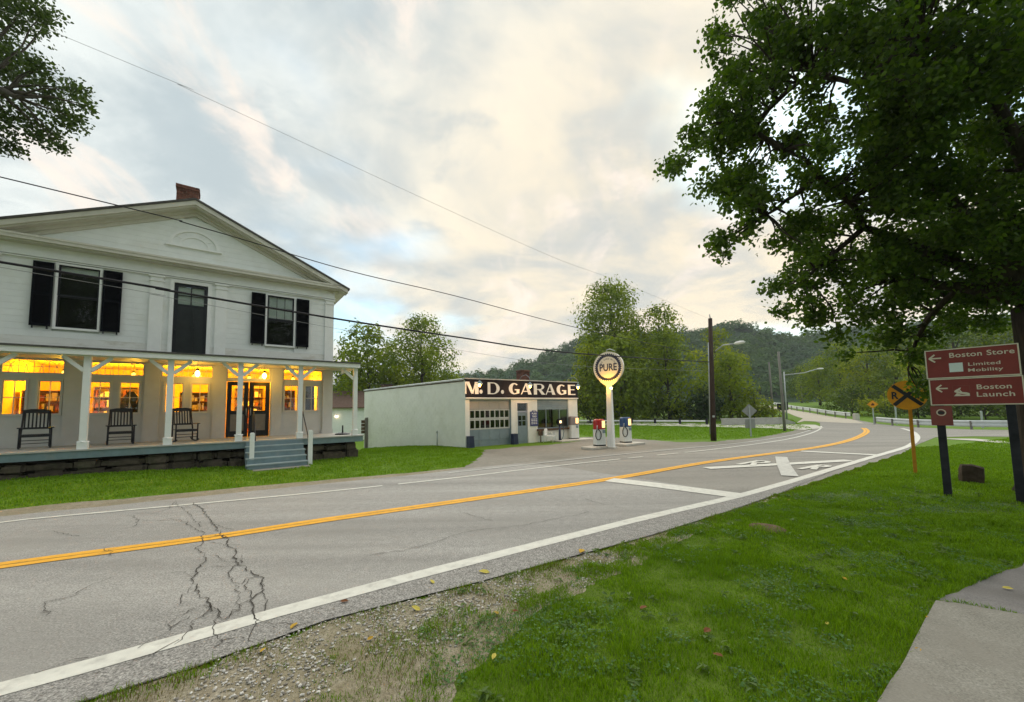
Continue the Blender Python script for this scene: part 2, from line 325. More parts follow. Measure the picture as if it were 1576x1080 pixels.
def ground_mat(name, cols, scale=18, fine=140, fvar=.22, bump=.4, big=None, bigscale=.5, rough=.9, streak=None):
    """cols: low..high ramp of the surface; fine speckle + slow patches, world coordinates"""
    m = bpy.data.materials.new(name); m.use_nodes = True; nd, lk = m.node_tree.nodes, m.node_tree.links
    b = nd['Principled BSDF']; b.inputs['Roughness'].default_value = rough; b.inputs['Specular IOR Level'].default_value = .2
    ge = N(nd, 'ShaderNodeNewGeometry')
    n = N(nd, 'ShaderNodeTexNoise', inp={'Scale': scale, 'Detail': 8.0, 'Roughness': .7}); lk.new(ge.outputs['Position'], n.inputs['Vector'])
    st = [(.28 + .44 * i / (len(cols) - 1), c) for i, c in enumerate(cols)]
    r = ramp(nd, st); lk.new(n.outputs['Fac'], r.inputs[0]); last = r.outputs['Color']
    n2 = N(nd, 'ShaderNodeTexNoise', inp={'Scale': fine, 'Detail': 3.0, 'Roughness': .8}); lk.new(ge.outputs['Position'], n2.inputs['Vector'])
    mr = N(nd, 'ShaderNodeMapRange', inp={'From Min': .25, 'From Max': .75, 'To Min': 1 - fvar, 'To Max': 1 + fvar}); lk.new(n2.outputs['Fac'], mr.inputs['Value'])
    mu = N(nd, 'ShaderNodeVectorMath', operation='SCALE'); lk.new(last, mu.inputs[0]); lk.new(mr.outputs[0], mu.inputs['Scale']); last = mu.outputs[0]
    if big:
        n3 = N(nd, 'ShaderNodeTexNoise', inp={'Scale': bigscale, 'Detail': 5.0, 'Roughness': .6}); lk.new(ge.outputs['Position'], n3.inputs['Vector'])
        r3 = ramp(nd, [(.42, (0, 0, 0)), (.68, (.75, .75, .75))]); lk.new(n3.outputs['Fac'], r3.inputs[0])
        mx = N(nd, 'ShaderNodeMix', data_type='RGBA'); lk.new(r3.outputs['Color'], mx.inputs['Factor']); lk.new(last, mx.inputs['A']); mx.inputs['B'].default_value = (*big, 1); last = mx.outputs['Result']
    if streak:   # wheel tracks along the road (worn, polished lanes)
        ang, amount = streak
        mp = N(nd, 'ShaderNodeMapping', inp={'Rotation': (0, 0, -ang), 'Scale': (.05, 1.0, 1)}); lk.new(ge.outputs['Position'], mp.inputs[0])
        n4 = N(nd, 'ShaderNodeTexNoise', inp={'Scale': 1.3, 'Detail': 4.0}); lk.new(mp.outputs[0], n4.inputs['Vector'])
        mr4 = N(nd, 'ShaderNodeMapRange', inp={'From Min': .3, 'From Max': .7, 'To Min': 1 - amount, 'To Max': 1 + amount}); lk.new(n4.outputs['Fac'], mr4.inputs['Value'])
        mu4 = N(nd, 'ShaderNodeVectorMath', operation='SCALE'); lk.new(last, mu4.inputs[0]); lk.new(mr4.outputs[0], mu4.inputs['Scale']); last = mu4.outputs[0]
    lk.new(last, b.inputs['Base Color'])
    bp = N(nd, 'ShaderNodeBump', inp={'Strength': bump, 'Distance': .01}); lk.new(n2.outputs['Fac'], bp.inputs['Height']); lk.new(bp.outputs[0], b.inputs['Normal'])
    return m
ROADANG = math.atan2(.55, .83)
M['asphalt'] = ground_mat('worn_asphalt', [(.265, .258, .24), (.325, .316, .294), (.38, .37, .345)], 9, 58, .85, .6, (.30, .29, .265), .6, .85, (ROADANG, .17))
M['asphalt2'] = ground_mat('newer_asphalt', [(.21, .20, .178), (.255, .245, .218), (.29, .28, .25)], 9, 58, .5, .4, (.28, .265, .235), .5, .85, (ROADANG, .15))
M['edgeasphalt'] = ground_mat('coarse_edge_asphalt', [(.21, .205, .19), (.29, .28, .26), (.37, .36, .335)], 14, 60, 1.0, .9, None)
M['gravel'] = ground_mat('gravel_dirt', [(.19, .16, .11), (.29, .255, .185), (.38, .35, .28)], 10, 60, .6, .8, (.22, .19, .11), 1.2)
M['forecourt'] = ground_mat('forecourt_gravel', [(.20, .19, .16), (.25, .235, .20), (.30, .28, .235)], 5, 60, .25, .4, (.17, .16, .13), .4)
M['soil'] = ground_mat('lawn_soil', [(.062, .115, .005), (.10, .19, .007), (.15, .25, .010)], 5, 50, .4, .6, (.10, .20, .006), .35)
M['lawnbase'] = ground_mat('lawn_thatch', [(.055, .095, .008), (.09, .155, .010), (.13, .205, .014)], 7, 60, .5, .6, (.10, .15, .02), 1.4)
M['pathasphalt'] = ground_mat('path_asphalt', [(.16, .155, .15), (.22, .21, .20), (.26, .25, .24)], 8, 70, .35, .6, (.13, .12, .11), 2)
M['slab'] = ground_mat('sidewalk_concrete', [(.21, .20, .17), (.255, .245, .21), (.30, .29, .25)], 4, 60, .45, .5, (.25, .235, .20), 2.2, .85)
M['concretefar'] = ground_mat('far_concrete', [(.45, .43, .38), (.52, .50, .44), (.58, .55, .48)], 4, 30, .1, .2)
M['bridge'] = ground_mat('bridge_deck', [(.40, .36, .29), (.46, .42, .34), (.52, .47, .38)], 3, 30, .1, .2)
# ================================================================== SETTING
def grid_coords():
    xs = sorted(set([round(v, 2) for v in np.concatenate([np.arange(-30, 60, 1.5), np.linspace(-700, -30, 24), np.linspace(60, 700, 24)])]))
    ys = sorted(set([round(v, 2) for v in np.concatenate([np.arange(-6, 120, 1.5), np.linspace(-300, -6, 12), np.linspace(120, 700, 24)])]))
    return xs, ys
xs, ys = grid_coords()
gv = [(x, y, T(x, y)) for y in ys for x in xs]
nx = len(xs)
gf = [(j * nx + i, j * nx + i + 1, (j + 1) * nx + i + 1, (j + 1) * nx + i) for j in range(len(ys) - 1) for i in range(nx - 1)]
g_me = bpy.data.meshes.new('ground'); g_me.from_pydata(gv, [], gf); g_me.polygons.foreach_set('use_smooth', [True] * len(gf))
link('ground', g_me, M['soil'], None, 'structure')

def densify(poly, step, jitter=0.0, seed=0, closed=True):
    out = []; n = len(poly)
    for i in range(n if closed else n - 1):
        a, b = Vector(poly[i]).to_2d(), Vector(poly[(i + 1) % n]).to_2d(); L = (b - a).length; k = max(1, int(L / step))
        for j in range(k):
            p = a.lerp(b, j / k)
            if jitter:
                q = noise.noise(Vector((p.x * 2.3, p.y * 2.3, seed))) + .6 * noise.noise(Vector((p.x * 7, p.y * 7, seed + 5)))
                d = (b - a).normalized(); p = p + Vector((-d.y, d.x)) * q * jitter
            out.append(p)
    if not closed: out.append(Vector(poly[-1]).to_2d())
    return out
def sheet(name, poly, m, dz, step=.6, jitter=0.0, seed=0, parent=None, kind='structure'):
    """flat paving draped on the terrain"""
    pl = densify(poly, step, jitter, seed)
    x0, x1 = min(p.x for p in pl), max(p.x for p in pl); y0, y1 = min(p.y for p in pl), max(p.y for p in pl)
    pts = list(pl); gs = max(1.5, max(x1 - x0, y1 - y0) / 60)
    if y1 > 30:
        for gx in np.arange(x0, x1, gs):
            for gy in np.arange(y0, y1, gs): pts.append(Vector((gx + .01, gy + .013)))
    n = len(pl); r = delaunay_2d_cdt([Vector(p) for p in pts], [], [list(range(n))], 1, 1e-5)
    me = bpy.data.meshes.new(name); me.from_pydata([(p.x, p.y, T(p.x, p.y) + dz) for p in r[0]], [], r[2])
    bm = bmesh.new(); bm.from_mesh(me)
    bmesh.ops.recalc_face_normals(bm, faces=bm.faces)
    for f in bm.faces:
        if f.normal.z < 0: f.normal_flip()
    bmesh.ops.delete(bm, geom=[v for v in bm.verts if not v.link_faces], context='VERTS')
    bm.to_mesh(me); bm.free()
    return link(name, me, m, parent, kind)
def P2(pts): return [G(*p).to_2d() for p in pts]
def smooth_line(pts, step=.35):
    """Catmull-Rom through 2-D points"""
    pts = [Vector(p).to_2d() for p in pts]; out = []
    for i in range(len(pts) - 1):
        p0, p1, p2, p3 = pts[max(i - 1, 0)], pts[i], pts[i + 1], pts[min(i + 2, len(pts) - 1)]
        k = max(1, int((p2 - p1).length / step))
        for j in range(k):
            t = j / k; L = (p2 - p1).length; m1 = (p2 - p0) * (L / max(1e-6, (p1 - p0).length + L)); m2 = (p3 - p1) * (L / max(1e-6, (p3 - p2).length + L))
            out.append(p1 * (2 * t ** 3 - 3 * t * t + 1) + m1 * (t ** 3 - 2 * t * t + t) + p2 * (3 * t * t - 2 * t ** 3) + m2 * (t ** 3 - t * t))
    out.append(pts[-1]); return out
def strip(name, line, w, m, dz, parent=None, kind=None, wob=0.0, seed=0, gaps=None):
    """painted stripe of width w following a line"""
    v, f = [], []; n = len(line); s = 0; brk = []
    ws = w if isinstance(w, list) else [w] * n
    for i, p in enumerate(line):
        d = (line[min(i + 1, n - 1)] - line[max(i - 1, 0)]).normalized(); nn = Vector((-d.y, d.x))
        a = p + nn * (ws[i] / 2 + wob * noise.noise(Vector((p.x * 5, p.y * 5, seed)))); b = p - nn * (ws[i] / 2 + wob * noise.noise(Vector((p.x * 5, p.y * 5, seed + 9))))
        v += [(a.x, a.y, T(a.x, a.y) + dz), (b.x, b.y, T(b.x, b.y) + dz)]
        if i: s += (p - line[i - 1]).length
        if i and not (gaps and any(g0 <= s <= g1 for g0, g1 in gaps)): f.append((2 * i - 2, 2 * i - 1, 2 * i + 1, 2 * i))
    me = bpy.data.meshes.new(name); me.from_pydata(v, [], f); me.update()
    return link(name, me, m, parent, kind)
back = Vector((-.835, -.55))
near_edge = P2([(190, 1064), (300, 1029), (400, 994), (500, 958), (620, 927), (740, 897), (860, 864), (1000, 826), (1130, 785), (1200, 760), (1300, 727), (1390, 698), (1413, 684)])
near_edge = [near_edge[0] + back * 25] + near_edge
far_edge = P2([(0, 796), (200, 776), (520, 743), (640, 731), (735, 719), (850, 708), (960, 695), (1060, 688), (1130, 683), (1200, 672), (1243, 664), (1262, 657), (1262, 651), (1240, 644), (1215, 636), (1195, 630.5), (1165, 625.5), (1150, 623.5)])
far_edge = [far_edge[0] + back * 25] + far_edge
guard_px = [(1190, 624.3), (1212, 629), (1260, 637.5), (1310, 645), (1350, 652), (1400, 657), (1440, 659), (1500, 661), (1576, 662), (1660, 663)]
guard_foot = P2(guard_px)
# main road: near edge out, along the side road, back along the guard rail, bridge, far edge
side = P2([(1440, 673), (1500, 671.5), (1576, 672.5), (1660, 674)])
road_poly = near_edge + side + list(reversed(guard_foot)) + list(reversed(far_edge))
road = sheet('road', road_poly, M['asphalt2'], .012, .5, .025, 3)
# older, paler pavement this side of the seam
seam = P2([(1165, 772), (1100, 756), (1000, 739.5), (930, 729.5), (845, 716.5), (800, 713.5)])
old_far = [p for p in far_edge[:5]]; old_near = near_edge[:10]
sheet('old_pavement', old_near + seam + list(reversed(old_far)), M['asphalt'], .017, .4, .012, 5, road)
# coarse crumbling margin outside the white edge line
Rline = smooth_line([Vector((-3.4, 2.71)) + back * 22] + [Vector(p) for p in [(-3.4, 2.71), (-1.82, 3.87), (.5, 5.41), (2.2, 6.5), (4.49, 7.89), (7.54, 10.0), (11.14, 12.56), (14.83, 15.14)]] + [G(1401, 685.5).to_2d(), G(1410, 678).to_2d(), G(1412, 672).to_2d(), G(1405, 665).to_2d(), G(1388, 659.5).to_2d()])
marg = [p for p in Rline if p.x < 8.5]
sheet('pavement_margin', [p + Vector((.55, -.835)) * .09 for p in marg] + list(reversed(near_edge[:11])), M['edgeasphalt'], .0205, .3, .01, 8, road)
strip('edge_line', Rline, .20, M['white_line'], .0245, road, wob=.012, seed=2)
Yline = smooth_line([Vector((-6.24, 4.87)) + Vector((-.86, -.51)) * 22] + P2([(0, 873), (325, 829), (500, 802), (700, 773.5), (940, 738), (1090, 712), (1200, 697), (1260, 688.5), (1300, 680), (1325, 671), (1334, 664), (1329, 659)]))
for off in (-.078, .078):
    ln = []
    for i, p in enumerate(Yline):
        d = (Yline[min(i + 1, len(Yline) - 1)] - Yline[max(i - 1, 0)]).normalized(); ln.append(p + Vector((-d.y, d.x)) * off)
    strip('centre_line', ln, .138, M['yellow_line'], .0245, road, wob=.008, seed=4)
Lline = smooth_line([G(0, 806).to_2d() + back * 22] + P2([(0, 806), (40, 801), (300, 777), (510, 757), (700, 736.5), (850, 718.5), (1000, 702.5), (1100, 692), (1200, 678.5), (1245, 668), (1262, 660.5), (1264, 656)]))
strip('edge_line', Lline, .11, M['white_line'], .0245, road, wob=.014, seed=6, gaps=[(28.3, 28.7), (36.4, 36.8), (37.6, 38.2), (39.3, 39.7)])
L2 = smooth_line(P2([(690, 729), (800, 717), (880, 708), (960, 699.5), (1060, 690), (1150, 681), (1215, 671), (1248, 662)]))
strip('edge_line', L2, .10, M['old_line'], .0262, road, wob=.03, seed=16)
strip('stop_line', [G(938, 739.5).to_2d(), G(1000, 746.5).to_2d(), G(1138, 764.5).to_2d()], .52, M['white_line'], .0262, road, wob=.02, seed=7)
strip('crossing_line', [G(1233, 695).to_2d(), G(1290, 698).to_2d(), G(1350, 701).to_2d()], .36, M['white_line'], .0262, road, wob=.02, seed=8)
strip('crossing_mark', [G(1087, 721.5).to_2d(), G(1200, 715.5).to_2d(), G(1308, 709.5).to_2d()], .36, M['white_line'], .0278, road, wob=.03, seed=9)
strip('crossing_mark', [G(1202, 704).to_2d(), G(1206, 716).to_2d(), G(1216, 734).to_2d()], .33, M['old_line'], .0294, road, wob=.03, seed=10)
def road_letter(px):      # painted R, long in the driving direction
    c = [G(*p).to_2d() for p in px]
    o = MB()
    lines = [[(0, 0), (0, 1)], [(0, 1), (.7, .97), (.95, .75), (.7, .55), (0, .52)], [(.4, .52), (1, 0)]]
    a, b, d = c   # bottom-left, bottom-right, top-left
    ux, uy = b - a, d - a
    v, f = [], []
    for k, l in enumerate(lines):
        pts = [a + ux * p[0] + uy * p[1] for p in l]
        for i in range(len(pts) - 1):
            p, q = pts[i], pts[i + 1]; dd = (q - p).normalized(); nn = Vector((-dd.y, dd.x)) * .075; base = len(v); z = .031 + .0012 * (k + i)
            for s_ in (p + nn, p - nn, q - nn, q + nn): v.append((s_.x, s_.y, T(s_.x, s_.y) + z))
            f.append((base, base + 1, base + 2, base + 3))
    me = bpy.data.meshes.new('road_letter'); me.from_pydata(v, [], f); link('road_letter', me, M['white_line'], road)
road_letter([(1136, 716), (1158, 718), (1168, 710)])
road_letter([(1231, 723), (1252, 724), (1262, 717)])
# cracks: thin jagged seams in the old pavement
def crack(px, w, seed):
    pl = densify([G(*p).to_2d() for p in px], .045, 0, 0, False); out = []; ws = []
    for i, p in enumerate(pl):
        q = Vector((noise.noise(Vector((p.x * 6, p.y * 6, seed))), noise.noise(Vector((p.x * 6, p.y * 6, seed + 3))))) * .045 + Vector((noise.noise(Vector((p.x * 19, p.y * 19, seed))), noise.noise(Vector((p.x * 19, p.y * 19, seed + 4))))) * .04
        out.append(p + q); ws.append(max(.003, w * (.75 + .9 * noise.noise(Vector((p.x * 9, p.y * 9, seed + 8))))))
    strip('pavement_crack', out, ws, M['crack'], .0275, road)
CR = [
    ([(296, 776), (312, 786), (326, 806), (338, 824), (348, 830)], .024), ([(346, 828), (352, 842), (360, 852), (364, 868), (378, 876), (390, 886), (402, 892), (402, 912), (388, 928), (392, 948), (394, 956)], .023),
    ([(288, 806), (310, 820), (312, 832), (306, 846), (312, 858), (308, 876), (296, 890), (300, 906), (310, 922), (316, 934), (330, 944)], .022),
    ([(330, 826), (350, 829)], .02), ([(362, 872), (352, 884), (354, 896), (370, 902), (384, 892), (400, 890)], .014), ([(310, 880), (330, 874), (352, 874)], .008),
    ([(388, 928), (372, 934), (362, 946), (344, 956), (336, 945), (316, 936)], .015), ([(330, 944), (300, 958), (284, 980), (272, 996)], .014), ([(300, 940), (276, 952), (262, 972), (244, 984)], .011),
    ([(394, 956), (410, 962), (440, 963), (480, 965)], .015), ([(396, 958), (388, 980), (378, 992)], .012), ([(336, 946), (330, 975), (332, 1000)], .010), ([(380, 985), (352, 984), (340, 988)], .009),
    ([(205, 802), (240, 803), (290, 804)], .008), ([(80, 820), (100, 824), (118, 828)], .009), ([(75, 950), (72, 930), (95, 925), (120, 918)], .008), ([(165, 845), (172, 858), (170, 848)], .012), ([(58, 948), (75, 946)], .008), ([(120, 918), (150, 900), (180, 890)], .005),
    ([(270, 772), (262, 784), (240, 792), (210, 792)], .007), ([(560, 858), (620, 850), (668, 838), (700, 825), (740, 817), (800, 812), (842, 803)], .011), ([(842, 803), (880, 796), (905, 790)], .006), ([(708, 790), (760, 804)], .006), ([(205, 1020), (240, 1008), (275, 990)], .011), ([(370, 858), (372, 870), (360, 862)], .008), ([(320, 778), (300, 782), (250, 784)], .006), ([(402, 900), (410, 905)], .008),
    ([(358, 905), (366, 918), (362, 930), (372, 936)], .012), ([(384, 895), (380, 912), (388, 926)], .012), ([(344, 958), (352, 944), (362, 946)], .010), ([(326, 806), (345, 815), (360, 818)], .005), ([(288, 806), (262, 800), (240, 804)], .006), ([(268, 774), (290, 790), (300, 804), (312, 812)], .007), ([(205, 795), (215, 806), (206, 812)], .006), ([(330, 836), (345, 842), (365, 842)], .005), ([(180, 850), (150, 856)], .005), ([(300, 906), (286, 918), (280, 930)], .006), ([(318, 936), (320, 948), (312, 956)], .009), ([(244, 984), (225, 992), (210, 1002)], .007), ([(262, 972), (275, 960), (300, 952)], .006), ([(60, 1040), (110, 1022), (140, 1016)], .007), ([(900, 770), (930, 778), (960, 784)], .004), ([(400, 912), (412, 930), (408, 945)], .006), ([(364, 868), (345, 866), (335, 858)], .006), ([(296, 890), (280, 884), (262, 886)], .005)]
for i, (px, w) in enumerate(CR): crack(px, max(w * .66, .0085), i * 7.3)
# far shoulder, forecourt, far walk
sheet('gravel_shoulder', [far_edge[0] + Vector((-.55, .835)) * .9] + P2([(0, 785), (70, 777), (160, 770), (300, 757), (430, 745), (545, 735), (640, 727), (715, 719)]) + [p + Vector((.2, -.3)) * .3 for p in reversed(far_edge[:6])], M['gravel'], .006, .3, .12, 21)
sheet('forecourt', P2([(700, 727), (728, 712), (742, 700), (745, 693), (790, 688), (850, 684), (893, 679)]) + [G(893, 673).to_2d(), G(930, 672).to_2d(), G(985, 676).to_2d(), G(1050, 681).to_2d(), G(1100, 679.5).to_2d(), G(1165, 674).to_2d(), G(1215, 664).to_2d(), G(1235, 660).to_2d()] + [G(1262, 658).to_2d()] + [p + Vector((.2, -.3)) * .5 for p in reversed(far_edge[4:12])], M['forecourt'], .008, .25, .22, 22)
sheet('far_walk', [G(880, 654.5).to_2d(), G(1090, 657).to_2d(), G(1190, 659.5).to_2d(), G(1238, 662).to_2d(), G(1268, 659).to_2d(), G(1255, 654).to_2d(), G(1200, 653).to_2d(), G(1090, 652.5).to_2d(), G(880, 651).to_2d()], M['concretefar'], .03, 1.0)
sheet('bridge_deck', P2([(1226, 651), (1238, 648), (1300, 651), (1330, 651.5)]) + [p for p in reversed(guard_foot[:4])] + P2([(1150, 623.8), (1165, 625.8), (1195, 631), (1215, 636.5), (1236, 644)]), M['bridge'], .022, 1.0)
sheet('far_walk', P2([(1440, 675), (1500, 678.5), (1576, 685.5), (1660, 691), (1660, 687), (1576, 682), (1500, 675.5)]), M['concretefar'], .02, .6)
# near shoulder and near paths
shoulder = near_edge[:11] + P2([(1130, 792), (1060, 818), (1010, 842), (950, 872), (900, 905), (830, 930), (780, 965), (740, 1000), (700, 1040), (660, 1090), (640, 1150)]) + [Vector((-4.5, .6))]
VOUT = [(1136, 793), (1066, 822), (1018, 846), (960, 876), (910, 908), (840, 934), (792, 968), (752, 1003), (712, 1044), (675, 1130)]
sheet('gravel_verge', near_edge[:11] + P2(VOUT) + [Vector((-4.5, .6))], M['gravel'], .006, .06, .16, 31)
slab = P2([(1441, 930), (1475, 934), (1576, 952)]) + [Vector((7.2, 2.9)), Vector((5.5, .6)), Vector((1.0, .9)), G(1330, 1120).to_2d()] + P2([(1358, 1078), (1385, 1035), (1412, 985)])
sheet('sidewalk', slab, M['slab'], .035, .15, .008, 33)
sheet('asphalt_path', P2([(1443, 928), (1478, 931.5), (1576, 948), (1700, 968), (1700, 850), (1576, 868), (1540, 884), (1500, 902), (1470, 912)]), M['pathasphalt'], .014, .15, .05, 34)

sheet('lawn_base', P2([(1230, 752)] + [(p[0] - 30, p[1] - 8) for p in VOUT]) + [Vector((0, .8)), Vector((9.5, .8)), Vector((9.5, 7.5))], M['lawnbase'], .004, .3, .06, 37)

# ---------------- hills with woods
ridge_px = [(-400, 600), (300, 590), (560, 584), (690, 576), (730, 573), (760, 567), (800, 557), (830, 545), (860, 532), (905, 512), (950, 505), (1050, 501), (1085, 502), (1130, 493), (1160, 497), (1185, 506), (1215, 512), (1260, 508), (1330, 500), (1450, 492), (1600, 480), (2100, 470)]
hill_pts = []; hv, hf = [], []
NS = 12
for i, (px, py) in enumerate(ridge_px):
    top = A(px, py, 250 if px < 1000 else 215)
    top.z -= 3.5
    foot = A(px, 628, 120); 
    for k in range(NS):
        t = k / (NS - 1); p = foot.lerp(top, t); 
        p.z = T(foot.x, foot.y) - .5 + (top.z - T(foot.x, foot.y)) * (t ** 1.25) if t < 1 else top.z
        hv.append((p.x, p.y, p.z))
    bk = top + (top - foot) * .5; hv.append((bk.x, bk.y, top.z * .8))
W_ = NS + 1
hf = [(i * W_ + k, (i + 1) * W_ + k, (i + 1) * W_ + k + 1, i * W_ + k + 1) for i in range(len(ridge_px) - 1) for k in range(NS)]
hm = bpy.data.meshes.new('hills'); hm.from_pydata(hv, [], hf); hm.polygons.foreach_set('use_smooth', [True] * len(hf))
M['hill'] = mat('wooded_hillside', (.022, .046, .022), .95, .3, .05, .1)
link('hills', hm, M['hill'], None, 'structure')

# ================================================================== FOLIAGE TOOLS
def rand_dirs(n):
    v = rs.normal(size=(n, 3)); return v / np.linalg.norm(v, axis=1, keepdims=True)
def leaf_mesh(name, pos, size, outward=None, droop=.3, fold=.25, simple=False, aspect=.6):
    """one folded leaf (or a flat leaf spray when simple) at each position"""
    n = len(pos); size = np.broadcast_to(np.asarray(size, float), (n,)) if np.ndim(size) == 0 else np.asarray(size)
    d = rand_dirs(n)
    nrm = rand_dirs(n) + np.array([0, 0, .7])
    if outward is not None: nrm = nrm * .6 + outward * .9
    d = d - nrm * (np.sum(d * nrm, 1) / np.sum(nrm * nrm, 1))[:, None]; d[:, 2] -= droop * .5
    d /= np.linalg.norm(d, axis=1, keepdims=True); nrm /= np.linalg.norm(nrm, axis=1, keepdims=True)
    side = np.cross(d, nrm); side /= np.linalg.norm(side, axis=1, keepdims=True) + 1e-9
    up = np.cross(side, d); s = size[:, None]
    if simple:
        a = pos - d * s * .5; b = pos + side * s * aspect * .5 + up * s * .1; c = pos + d * s * .5; e = pos - side * s * aspect * .5 + up * s * .1
        v = np.stack([a, b, c, e], 1).reshape(-1, 3); f = np.arange(4 * n).reshape(n, 4)
    else:
        w = aspect * .5
        p0 = pos; p1 = pos + d * s * .30 + side * s * w + up * s * fold * .5; p2 = pos + d * s * .72 + side * s * w * .75 + up * s * fold * .35; p3 = pos + d * s
        p4 = pos + d * s * .72 - side * s * w * .75 + up * s * fold * .35; p5 = pos + d * s * .30 - side * s * w + up * s * fold * .5
        v = np.stack([p0, p1, p2, p3, p4, p5], 1).reshape(-1, 3); b = np.arange(n)[:, None] * 6
        f = np.concatenate([b + np.array([[0, 1, 2, 3]]), b + np.array([[0, 3, 4, 5]])])
    return np_mesh(name, v, f)
def blob_points(blobs, dens, shell=.5, ragged=.35):
    """leaf positions for a list of (x,y,z,r): ragged lumps, denser towards the outside"""
    P, O = [], []
    for (x, y, z, r) in blobs:
        n = max(3, int(dens * r * r)); d = rand_dirs(n)
        ph = rs.uniform(0, 6.28, 6); w = rs.uniform(2.2, 5.5, 3)
        lump = (np.sin(d[:, 0] * w[0] * 2 + ph[0]) + np.sin(d[:, 1] * w[1] * 2 + ph[1]) + np.sin(d[:, 2] * w[2] * 2 + ph[2])) / 3
        rad = r * (shell + (1 - shell) * rs.uniform(0, 1, n) ** .6) * (1 + ragged * lump) * (1 + .12 * rs.normal(size=n))
        p = np.array([x, y, z]) + d * rad[:, None] * np.array([1, 1, .85]); P.append(p); O.append(d)
    return np.concatenate(P), np.concatenate(O)
def limb(mb, a, b, r0, r1, sag=.1, k=6, n=5):
    a, b = Vector(a), Vector(b); L = (b - a).length; off = Vector((rnd.uniform(-1, 1), rnd.uniform(-1, 1), rnd.uniform(.0, 1))) * sag * L
    pts = []; rr = []
    for i in range(n + 1):
        t = i / n; p = a.lerp(b, t) + off * math.sin(math.pi * t) + Vector((rnd.uniform(-1, 1), rnd.uniform(-1, 1), rnd.uniform(-1, 1))) * L * .02 * (0 < i < n); pts.append(p); rr.append(r0 + (r1 - r0) * t)
    mb.tube(pts, rr, k); return pts
def crown_blobs(h, w, base, n, seed, top=1.0, lean=0):
    """lumps filling a tree crown: h height, w width, base = clear height"""
    r_ = random.Random(seed); out = []
    for i in range(n):
        t = (i + .5) / n; z = base + (h - base) * t
        prof = math.sin(math.pi * min(1, .18 + t * .80)) ** .75
        a = i * 2.4 + r_.uniform(-.5, .5); rad = w * .5 * prof * r_.uniform(.45, .80); r = w * .5 * (.34 + .24 * r_.random()) * (.55 + .45 * prof)
        out.append((math.cos(a) * rad + lean * t, math.sin(a) * rad, min(z, h - r * .8), r))
    out.append((lean * .5, 0, base + (h - base) * .5, w * .26))
    return out
def tree(name, label, px, depth, toppx, wpx, base_frac, nb, lmat, lsize, dens, seed, group=None, cat='tree', trunk_r=.22, basepx=None, lean=0, shell=.62, bark='barkgrey', ragged=.35, flat=1.0):
    b = A(px, 620, depth); b.z = T(b.x, b.y)
    if basepx is not None: b.z = A(px, basepx, depth).z
    h = A(px, toppx, depth).z - b.z; w = wpx / F * depth
    root = empty(name, b, 0, label, cat, group)
    bush = cat == 'bush'
    bl = [(x, y * flat, z, r) for x, y, z, r in crown_blobs(h, w, h * base_frac, nb, seed, lean=lean)]
    if bush:
        q_ = random.Random(seed); bl = []
        for i in range(int(nb * 1.9)):
            a, u = i * 2.4 + q_.uniform(-.4, .4), q_.uniform(0, 1) ** .5; r = min(w, h) * q_.uniform(.17, .27); x = math.cos(a) * u * (w * .5 - r); y = math.sin(a) * u * (w * .5 - r); zt = max(r * .7, (h - r * .9) * math.sqrt(max(.02, 1 - u * u * .9))); bl.append((x, y, r * .5 + (zt - r * .5) * q_.uniform(0, 1) ** .6, r))
    mb = MB(); tt = (lean * .8, 0, h * .8); tp = limb(mb, (0, 0, -.2), tt, trunk_r, trunk_r * .25, .02, 7, 7)
    for (x, y, z, r) in bl[:14]:
        j = min(len(tp) - 1, max(1, int((z - r) / (h * .8) * 7))); limb(mb, tp[j], (x, y, z), trunk_r * .35, .02, .06, 5, 4)
    mb.build('trunk', M[bark], root)
    P, O = blob_points(bl, dens, shell, ragged); link('crown', leaf_mesh('crown', P, lsize * 1.12 * rs.uniform(.7, 1.3, len(P)), O, simple=True), lmat, root)
    return root
LM = {  # mid, yel, deep: darker clump tone paints shaded crown interiors into the leaf colour
 'oak': leafmat('oak_leaves', (.026, .06, .005), (.095, .15, .014), .46, .5, (1.4, 1.6, .5)),
 'left': leafmat('left_tree_leaves', (.03, .055, .014), (.065, .10, .022), .38, .5, (1.3, 1.4, .7)),
 'mid': leafmat('mid_tree_leaves', (.14, .20, .008), (.25, .32, .014), .44, .6, (1.4, 1.35, .4), (.065, .115, .010), .45),
 'yel': leafmat('yellow_green_leaves', (.20, .25, .006), (.32, .37, .012), .44, .6, (1.4, 1.35, .4), (.08, .13, .008), .5),
 'dark': leafmat('dark_shrub_leaves', (.016, .036, .012), (.034, .068, .018), .25, .6),
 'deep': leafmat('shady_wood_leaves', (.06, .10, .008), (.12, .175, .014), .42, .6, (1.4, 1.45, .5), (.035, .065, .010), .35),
 'hill': leafmat('hill_wood_leaves', (.05, .105, .036), (.095, .165, .05), .3, .8, None, (.056, .112, .066), .03),
}
